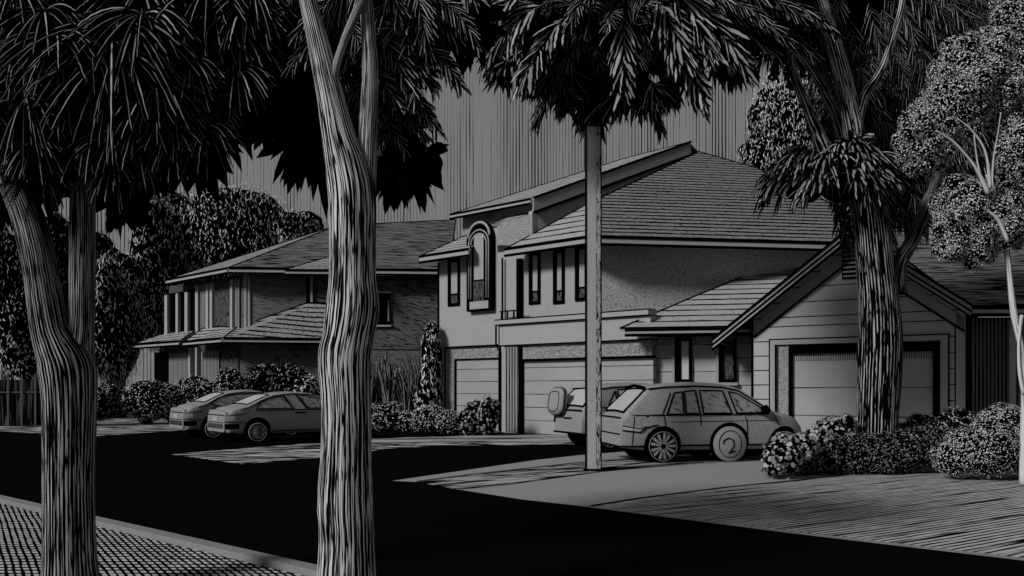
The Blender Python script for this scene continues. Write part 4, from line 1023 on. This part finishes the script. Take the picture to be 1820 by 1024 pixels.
# right hand bed
HG = 'shrubs in the right hand bed'
hl = [lobe(1400+i*28, 812-6*math.sin(i*.9)-i*1.2, 15.0+.04*i, 38, 42-abs(i-5)*.8) for i in range(11)]
shrub('hedge', 'long low dark hedge around the foot of the big right hand tree', 'hedge', hl, 'shrub_dark', 15000, .034, .014, HG, nsub=4, jit=.4)
pet = [lobe(1393,808,14.35,30,36),lobe(1376,825,14.3,18,22),lobe(1425,795,14.4,26,24),lobe(1450,782,14.8,24,22),lobe(1478,764,15.2,28,20),lobe(1505,752,15.3,18,14)]
shrub('flowering_shrub', 'pale round leaved shrub at the left end of the dark hedge', 'shrub', pet, 'petal', 2400, .092, .078, HG, nsub=4, jit=.4, maker=round_leaves)
shrub('shrub', 'bright fine leaved round shrub at the right frame edge', 'shrub', [lobe(1750,800,14.2,72,48),lobe(1790,765,14.6,60,44),lobe(1700,815,14.2,40,32),lobe(1830,800,14.2,50,50)], 'shrub_pale', 15000, .036, .014, HG, nsub=8, jit=.35, down=.3)
def leafy(t):
    c = at(1640, 765, 16.2); build_blades([spray((c.x+dx, c.y, c.z+dz), 14, .34, .09, (0,-.2,1), .9, .3, (-.3,-.9,.3), .4) for dx, dz in ((0,0),(-.3,0),(.4,0),(.8,.05),(1.05,.1),(1.3,.0))], 'tall_leaves', M['frond'], t)
shrub('shrub', 'dark bush with pointed leaves between the trunk and the bright shrub', 'shrub', [lobe(1640,775,16.2,44,36),lobe(1700,765,16.3,50,40)], 'shrub_dark', 3500, .07, .03, HG, extra=leafy)

pp_ = []
for _ in range(240):
    x, y, rx, ry = random.choice(DTL); a = random.uniform(0, 6.28); k = math.sqrt(random.random()); p = at(x+math.cos(a)*rx*k, y+math.sin(a)*ry*k-20, 31-4.2*math.sqrt(1-k*k*.9))
    pp_.append(spray(tuple(p), 22, 1.5, .085, ((p.x-14)/9,-.2,-1), .4, .15, (-.3,-.85,.4), .4))
build_blades(pp_, 'hanging_leaves', M['frond_fine'], DT)
# ------------------------------------------------------------------ foreground trees
def trunk_pts(rows, Y, sub=5, dy=0.0):
    """rows of (left px, right px, py) -> centre line and radii, interpolated"""
    P, Rr = [], []
    cr = lambda p, q, r, w, k: .5*(2*q+(r-p)*k+(2*p-5*q+4*r-w)*k*k+(3*q-p-3*r+w)*k**3)
    for m in range(len(rows)-1):
        g = [rows[max(m-1,0)], rows[m], rows[m+1], rows[min(m+2,len(rows)-1)]]
        for i in range(sub):
            l, r, yy = (cr(*[h[c] for h in g], i/sub) for c in range(3))
            P.append(at((l+r)/2, yy, Y+dy)); Rr.append((r-l)/2/F*Y)
    l, r, y = rows[-1]; P.append(at((l+r)/2, y, Y)); Rr.append((r-l)/2/F*Y)
    return P, Rr
def stem(b, rows, Y, n=20, sub=4, jit=.012, dy2=None):
    P, Rr = trunk_pts(rows, Y, sub)
    if dy2:
        for i, p in enumerate(P): p.y += dy2*i/len(P); 
    b.tube(P, Rr, n, True, jitter=jit, ref=(0, 1, 0))

# --- middle tree
YM = 5.7; zb_ = HY+EYE*F/YM
bm_ = V((615-CX)/F*YM, YM, 0)
T1 = thing('tree', 'pale furrowed forking tree trunk in the middle foreground', 'tree', bm_)
b = MB()
stem(b, [(548,684,zb_+6),(563,668,1030),(568,664,950),(565,662,890),(571,660,800),(572,659,720),(566,660,640),(574,664,600),(580,673,548),(585,668,495),(586,668,430),(584,668,350),(578,656,300),(573,634,250),(566,616,190),(556,600,130),(547,586,80),(536,568,20),(520,548,-60)], YM, 26)
stem(b, [(632,668,345),(634,670,290),(636,671,240),(640,672,190),(644,672,120),(640,664,20),(636,656,-60)], YM+.05, 16)
stem(b, [(578,600,150),(592,606,110),(606,620,70),(622,638,30),(640,656,-10),(655,668,-60)], YM-.03, 14)
b.build('trunk', M['bark'], T1)
parts = []
def A_(px, py, Y): p = at(px, py, Y); return (p.x, p.y, p.z)
for (x, y, n, L) in ((690,30,80,.55),(720,70,80,.5),(660,110,70,.42),(700,150,70,.4),(640,60,70,.5),(740,110,60,.36),(690,215,50,.32),(650,170,50,.3),(620,20,60,.45),(760,20,60,.4),(680,-40,70,.6),(560,-10,60,.3),(590,60,40,.25),(730,-30,70,.5)):
    for q in range(4): parts.append(plume(A_(x+random.uniform(-25,25), y-20+random.uniform(-20,20), YM+random.uniform(.2,.5)), (random.uniform(-.9,.9)+(x-690)/160, -.15, random.uniform(-.9,.0)), L*.85, int(n*.75), L*.42, .030, .45, side=.6))
build_blades(parts, 'crown', M['frond_fine'], T1)
parts = []
for (x, y, n, L) in ((520,170,46,.34),(490,205,40,.26),(540,240,46,.34),(570,270,40,.28),(560,130,40,.4),(480,180,30,.2),(600,200,40,.36),(700,235,50,.40),(730,280,46,.30),(760,265,30,.20),(700,300,40,.26),(690,200,36,.36),(545,60,50,.45),(500,90,40,.4),(830,30,30,.3),(850,60,26,.22),(800,10,40,.35),(470,110,40,.36),(580,40,50,.4)):
    parts.append(spray(A_(x, y, YM+random.uniform(.7,1.2)), int(n*.55), L*1.25, .10, (0,-.05,-.6), 1.0, .3, (-.1,-1,.1), .25, flat=.4))
cz = [lobe(550,190,YM+1.1,34,46),lobe(530,110,YM+1.1,60,46),lobe(560,60,YM+1.1,80,70),lobe(690,225,YM+1.1,20,34),lobe(708,258,YM+1.1,18,20),lobe(690,90,YM+1.0,75,95),lobe(650,10,YM+1.0,110,60),lobe(560,240,YM+1.1,28,34)]
build_blades(parts, 'silhouette_leaves', M['leaf_silhouette'], T1)
core(cz, 'crown_shade_core', M['leaf_silhouette'], T1, 3, .9, .22)  # black blobs painting the shade behind the crown

# --- forked tree at the left
YL = 6.3; zb_ = HY+EYE*F/YL
T2 = thing('tree', 'forked furrowed tree with two leaning stems at the left', 'tree', V((122-CX)/F*YL, YL, 0))
b = MB()
stem(b, [(66,188,zb_+6),(78,172,1024),(80,166,950),(80,164,860),(80,166,780),(78,168,700),(72,166,655),(66,146,625),(58,124,590),(51,112,540),(45,101,490),(36,92,440),(22,76,385),(4,54,335),(-14,38,280),(-34,20,220)], YL, 24)
stem(b, [(104,167,690),(112,166,640),(122,166,590),(124,167,520),(125,168,440),(126,168,360),(127,166,290),(126,160,220),(124,156,150)], YL+.06, 18)
b.build('trunk', M['bark_mid'], T2)
parts = []
for (x, y, n, L) in ((205,55,80,.85),(205,60,60,.7),(330,25,60,.5),(35,130,60,.6),(150,35,70,.6),(90,20,60,.5),(345,110,40,.36),(410,78,36,.34),(240,230,56,.42),(100,225,60,.5),(200,245,50,.4),(420,15,50,.4),(60,250,56,.5),(150,200,50,.5),(270,150,50,.5),(20,40,60,.6),(300,190,46,.36),(-20,200,60,.5),(30,-20,60,.6),(250,-20,70,.6),(380,-20,60,.5),(450,-10,50,.45),(360,180,40,.3)):
    for q in range(2): parts.append(fan(A_(x+random.uniform(-12,12), y+q*45, YL-random.uniform(.1,.5)), 40, L*random.uniform(.65,.9)*(.72 if y > 190 else 1), .050, random.uniform(-.35,.35)))
    parts.append(spray(A_(x, y, YL-.05), n//6, L*.7, .045, (0,-.35,-.55), .95, .55, (-.2,-.8,.6), .35, flat=.55))
build_blades(parts, 'crown', M['frond'], T2)
parts = []
for (x, y, n, L) in ((390,205,50,.32),(400,170,50,.34),(355,265,44,.28),(340,230,46,.34),(205,320,44,.30),(215,340,34,.24),(90,300,44,.26),(300,230,50,.4),(250,290,40,.26),(430,140,40,.36),(450,90,40,.4),(60,310,40,.2),(10,300,50,.36),(0,350,30,.2),(170,280,50,.3),(440,30,50,.4),(380,100,50,.4),(130,230,50,.4),(260,120,50,.5),(60,120,50,.5)):
    parts.append(spray(A_(x, y, YL+random.uniform(.2,.8)), int(n*.6), L*1.25, .115, (.1,-.05,-.7), .9, .25, (-.1,-1,.1), .25, flat=.4))
build_blades(parts, 'silhouette_leaves', M['leaf_silhouette'], T2)
core([lobe(200,120,YL+.9,200,110),lobe(60,180,YL+.9,120,100),lobe(365,90,YL+.9,54,86),lobe(330,180,YL+.9,40,36),lobe(205,245,YL+.9,36,46),lobe(80,230,YL+.9,70,46),lobe(420,40,YL+.9,90,90),lobe(250,10,YL+.9,260,60)], 'crown_shade_core', M['leaf_silhouette'], T2, 3, .92, .2)

# --- palm with the pole-like trunk
YP = 15.65; pb = gr(1055, 838); YP = pb.y
T3 = thing('palm_tree', 'straight pale pole trunk under a shaggy drooping crown, standing by the driveway', 'tree', V(pb.x, pb.y, 0))
hw = 13.0/F*YP; top_z = zz(225, YP)
b = MB(); P0 = V(pb.x, pb.y, 0)
b.quadbox(P0, V(1,0,0), V(0,-1,0), -hw, hw*.35, 0, top_z, -.26, 0); b.build('trunk', M['post'], T3)
M['post_bark'] = m_lines('flaking_post_bark', .44, INK, 26, 5, .44, .05, dist=1.2)
b = MB()
for k in range(46):
    z0 = top_z*k/46; z1 = top_z*(k+1)/46; w = hw*random.uniform(.90, 1.0)
    b.quadbox(P0, V(1,0,0), V(0,-1,0), hw*.352, w, z0, z1, -.255, random.uniform(-.012, .004))
b.build('bark_strip', M['post_bark'], T3)
b = MB(); b.quadbox(P0, V(1,0,0), V(0,-1,0), -hw-.008, -hw+.008, 0, top_z, -.2, .012); b.quadbox(P0, V(1,0,0), V(0,-1,0), hw-.006, hw+.016, 0, top_z, -.2, .012); b.quadbox(P0, V(1,0,0), V(0,-1,0), -hw-.04, hw+.05, 0, .05, -.2, .03); b.build('trunk_edge', M['ink'], T3)
parts, pale = [], []
outl = [(880,100),(900,130),(930,110),(960,150),(1000,140),(1010,180),(1040,200),(1060,215),(1100,185),(1130,175),(1160,170),(1190,165),(1230,140),(1270,120),(1300,120),(1320,70),(1350,50)]
for (x, y) in outl: parts.append(spray(A_(x, y-20, YP+random.uniform(-.6,.6)), 40, .60, .105, (random.uniform(-.3,.3)+(x-1080)/500,-.2,-1), .45, .2, (-.2,-.9,.4), .45))
for _ in range(120):
    x = random.uniform(920, 1370); y = random.uniform(-80, 120-abs(x-1080)*.28)
    parts.append(plume(A_(x, y, YP+random.uniform(-1.2,1.0)), ((x-1080)/190+random.uniform(-.25,.25), random.uniform(-.5,.2), random.uniform(-.35,.35)), random.uniform(.7,1.25), 84, .44, .062, .45, side=.5))
for (x, y, n) in ((1165,20,40),(1190,0,50),(1110,60,30),(1010,60,40),(960,40,40),(1230,40,40),(1180,80,30),(930,20,30)):
    pale.append(plume(A_(x, y-30, YP-1.3), ((x-1120)/200,-.3,-.5), 1.1, n+10, .66, .12, .45, side=.42))
build_blades(parts, 'crown', M['frond_fine'], T3); build_blades(pale, 'young_fronds', M['frond_pale'], T3)
core([lobe(1080,60,YP+.9,130,110),lobe(980,40,YP+.9,90,70),lobe(1200,50,YP+.9,120,80),lobe(1060,150,YP+.9,50,60),lobe(1300,20,YP+.9,70,70),lobe(1100,-40,YP+.9,240,60)], 'crown_shade_core', M['leaf_silhouette'], T3, 3, .9, .2)

# --- big tree on the right
YR = 15.6; zb_ = HY+EYE*F/YR
T4 = thing('tree', 'stout dark barked tree standing in the hedge before the gabled garage', 'tree', V((1560-CX)/F*YR, YR, 0))
b = MB()
stem(b, [(1512,1602,zb_+4),(1524,1594,770),(1525,1597,700),(1527,1602,620),(1529,1596,540),(1524,1588,470),(1519,1582,410),(1512,1572,350),(1508,1552,300),(1506,1540,270)], YR, 22)
b.build('trunk', M['bark_dark'], T4)
b = MB(); stem(b, [(1508,1548,312),(1503,1540,270),(1499,1536,235),(1492,1526,190),(1478,1508,120),(1462,1490,60),(1444,1470,0),(1424,1452,-70)], YR-.06, 18); b.build('limb', M['limb_bark'], T4)
b = MB()
stem(b, [(1504,1526,262),(1516,1536,205),(1530,1548,165),(1550,1566,140),(1568,1582,105),(1583,1595,60),(1596,1608,15),(1604,1616,-50)], YR-.1, 12)
stem(b, [(1468,1506,330),(1452,1480,270),(1436,1456,220),(1418,1434,170),(1400,1416,120),(1396,1410,60),(1398,1412,0),(1396,1408,-50)], YR-.1, 12)
stem(b, [(1490,1516,250),(1474,1494,200),(1456,1472,160),(1436,1450,125),(1410,1422,90)], YR+.3, 10)
b.build('branch', M['bark_branch'], T4)
b = MB(); stem(b, [(1565,1610,520),(1582,1612,470),(1608,1632,430),(1630,1652,385),(1650,1668,330),(1680,1694,250)], YR+.1, 12); b.build('branch', M['bark_dark'], T4)
parts = []
for _ in range(260):
    x = random.uniform(1370, 1770); y = random.uniform(-60, 350)
    if x < 1480 and y > 70: continue
    if x > 1640 and y > 330-(x-1640)*1.6: continue
    parts.append(plume(A_(x, y, YR+random.uniform(.5,2.2)), ((x-1500)/260+random.uniform(-.2,.2),-.15,-.9), .9, 26, .42, .05, .2, side=.5))
for _ in range(26):
    x = random.uniform(1290, 1450); y = random.uniform(-60, 40)
    parts.append(spray(A_(x, y, YR+random.uniform(.3,1.6)), 36, .75, .06, ((x-1430)/300,-.2,-1), .5, .3, (-.3,-.85,.4), .4))
build_blades(parts, 'crown', M['frond_fine'], T4)
core([lobe(1420,-10,YR+1.8,110,60),lobe(1530,10,YR+2.2,110,70)], 'crown_shade_core', M['leaf_silhouette'], T4, 3, .9, .2)
parts = []
for k in range(46):
    a = random.uniform(-.25, 3.3); q = math.sqrt(random.uniform(.05, 1))   # a dome of short fronds round the stem
    x = 1500-math.cos(a)*120*q if math.cos(a) > 0 else 1510-math.cos(a)*62*q
    y = 318-math.sin(a)*70*q
    ax = ((x-1515)/75, -.45, (300-y)/110-.15)
    parts.append(spray(A_(x, y, YR-.45-random.uniform(0, .35)*(1-q)), 15, .50, .105, ax, .32, .75, (-.2,-.7,.7), .35))
build_blades(parts, 'frond_skirt', M['frond_pale'], T4)
core([lobe(1500,315,YR-.05,60,45),lobe(1435,325,YR-.05,50,36)], 'crown_shade_core', M['leaf_silhouette'], T4, 3, .85, .2)

# --- white barked gum tree at the right edge
YG = 13.6
T5 = thing('gum_tree', 'slender white barked tree with cloudy speckled crown at the right edge', 'tree', V((1822-CX)/F*YG, YG, 0))
zb_ = HY+EYE*F/YG
b = MB()
stem(b, [(1812,1831,zb_+3),(1814,1826,760),(1815,1823,690),(1812,1822,640),(1806,1816,600),(1797,1808,560),(1791,1801,510),(1786,1796,460),(1780,1790,410),(1766,1775,350),(1751,1757,310)], YG, 10, jit=.05)
stem(b, [(1816,1822,700),(1809,1815,660),(1808,1813,610),(1813,1819,560)], YG-.05, 8)
b.build('trunk', M['bark_white'], T5)
b = MB()
for rows in ([(1752,1761,345),(1735,1741,305),(1714,1718,275),(1690,1694,250),(1662,1665,232)], [(1756,1763,335),(1753,1758,290),(1744,1748,258),(1722,1725,228),(1700,1702,210)], [(1760,1765,340),(1764,1767,285),(1772,1774,240),(1778,1780,200)], [(1748,1752,335),(1736,1739,290),(1730,1732,240)], [(1788,1795,430),(1770,1776,390),(1745,1749,370),(1720,1722,352)]):
    stem(b, rows, YG-.5, 8, jit=.04)
b.build('branch', M['bark_branch_pale'], T5)
gl = [lobe(1725,130,YG,58),lobe(1760,110,YG,52),lobe(1700,185,YG,62),lobe(1650,240,YG,50),lobe(1645,270,YG,40,34),lobe(1775,180,YG+.2,50),lobe(1800,150,YG,60),
      lobe(1720,360,YG,52,44),lobe(1700,410,YG,34,44),lobe(1760,390,YG,50),lobe(1735,440,YG,28,34),lobe(1815,270,YG-.3,36,60),lobe(1800,35,YG,36,45),lobe(1820,-10,YG,50),lobe(1690,440,YG,26,22),lobe(1800,400,YG,36,40)]
lb = list(gl)
for l in gl: lb += scatter(l, 16, .35, .92)
core(lb, 'crown_shade_core', M['ink'], T5, 3, .74, .2)
v, f, u = join(lobed_leaves(lb, 16000, .030, .019, .3, .35, None, None, .15)); npmesh('crown', v, [f], u, M['gum'], T5)

# ------------------------------------------------------------------ light, sky, camera
SUNV = Vector((-.69, -.51, .52)).normalized(); elev = math.asin(SUNV.z); az = math.atan2(SUNV.x, SUNV.y)
s = bpy.data.lights.new('sun', 'SUN'); s.energy = 1.5; s.angle = R(12); s.color = (1, 1, 1)
so = bpy.data.objects.new('sun', s); COL.objects.link(so); so.rotation_euler = (-SUNV).to_track_quat('-Z', 'Y').to_euler(); so.location = SUNV*60
W = bpy.data.worlds.new('World'); SC.world = W; W.use_nodes = True; t = W.node_tree; t.nodes.clear()
class WT(NT):
    def __init__(s): s.t = t; s.n = t.nodes
w = WT()
sky = w.node('ShaderNodeTexSky', sky_type='NISHITA', sun_disc=False); sky.sun_elevation = elev; sky.sun_rotation = az
bw = w.node('ShaderNodeRGBToBW'); w.link(sky.outputs[0], bw.inputs[0])
tc = w.node('ShaderNodeTexCoord'); sp = w.node('ShaderNodeSeparateXYZ'); w.link(tc.outputs['Generated'], sp.inputs[0])
azn = w.math('ARCTAN2', sp.outputs[0], sp.outputs[1])
def cx_(sx, sz):
    c = w.node('ShaderNodeCombineXYZ'); w.link(w.math('MULTIPLY', azn, sx), c.inputs[0]); w.link(w.math('MULTIPLY', sp.outputs[2], sz), c.inputs[1]); return c.outputs[0]
n1 = w.noise(cx_(60, 2.5), 1, 2); n2 = w.noise(cx_(420, 9), 1, 2); n3 = w.noise(cx_(26, 1.2), 1, 2)
x = w.math('SINE', w.math('ADD', w.math('MULTIPLY', azn, 6.283/.0038), w.math('MULTIPLY', n1, 5)))
x = w.math('ADD', x, w.math('MULTIPLY', w.math('SUBTRACT', n2, .5), 2.4)); x = w.math('ADD', x, w.math('MULTIPLY', w.math('SUBTRACT', n3, .47), 3.0))
f = w.step(x, -.72, .45)
base_ = w.math('ADD', w.math('MULTIPLY', w.math('MINIMUM', bw.outputs[0], 3.0), .005), .105)
colr = w.mix(f, .006, base_)
bg = w.node('ShaderNodeBackground'); w.link(colr, bg.inputs[0]); bg.inputs[1].default_value = 1.0
ow = w.node('ShaderNodeOutputWorld'); w.link(bg.outputs[0], ow.inputs[0])

cam = bpy.data.cameras.new('camera'); co = bpy.data.objects.new('camera', cam); COL.objects.link(co); SC.camera = co
co.location = (0, 0, EYE); co.rotation_euler = (R(90), 0, 0)
cam.sensor_width = 36; cam.lens = 36*F/1820; cam.shift_y = (HY-512)/1820; cam.clip_end = 2000; cam.clip_start = .1
SC.view_settings.view_transform = 'Standard'; SC.view_settings.look = 'None'; SC.view_settings.exposure = 0.60; SC.view_settings.gamma = 1
SC.cycles.max_bounces = 3; SC.cycles.diffuse_bounces = 2
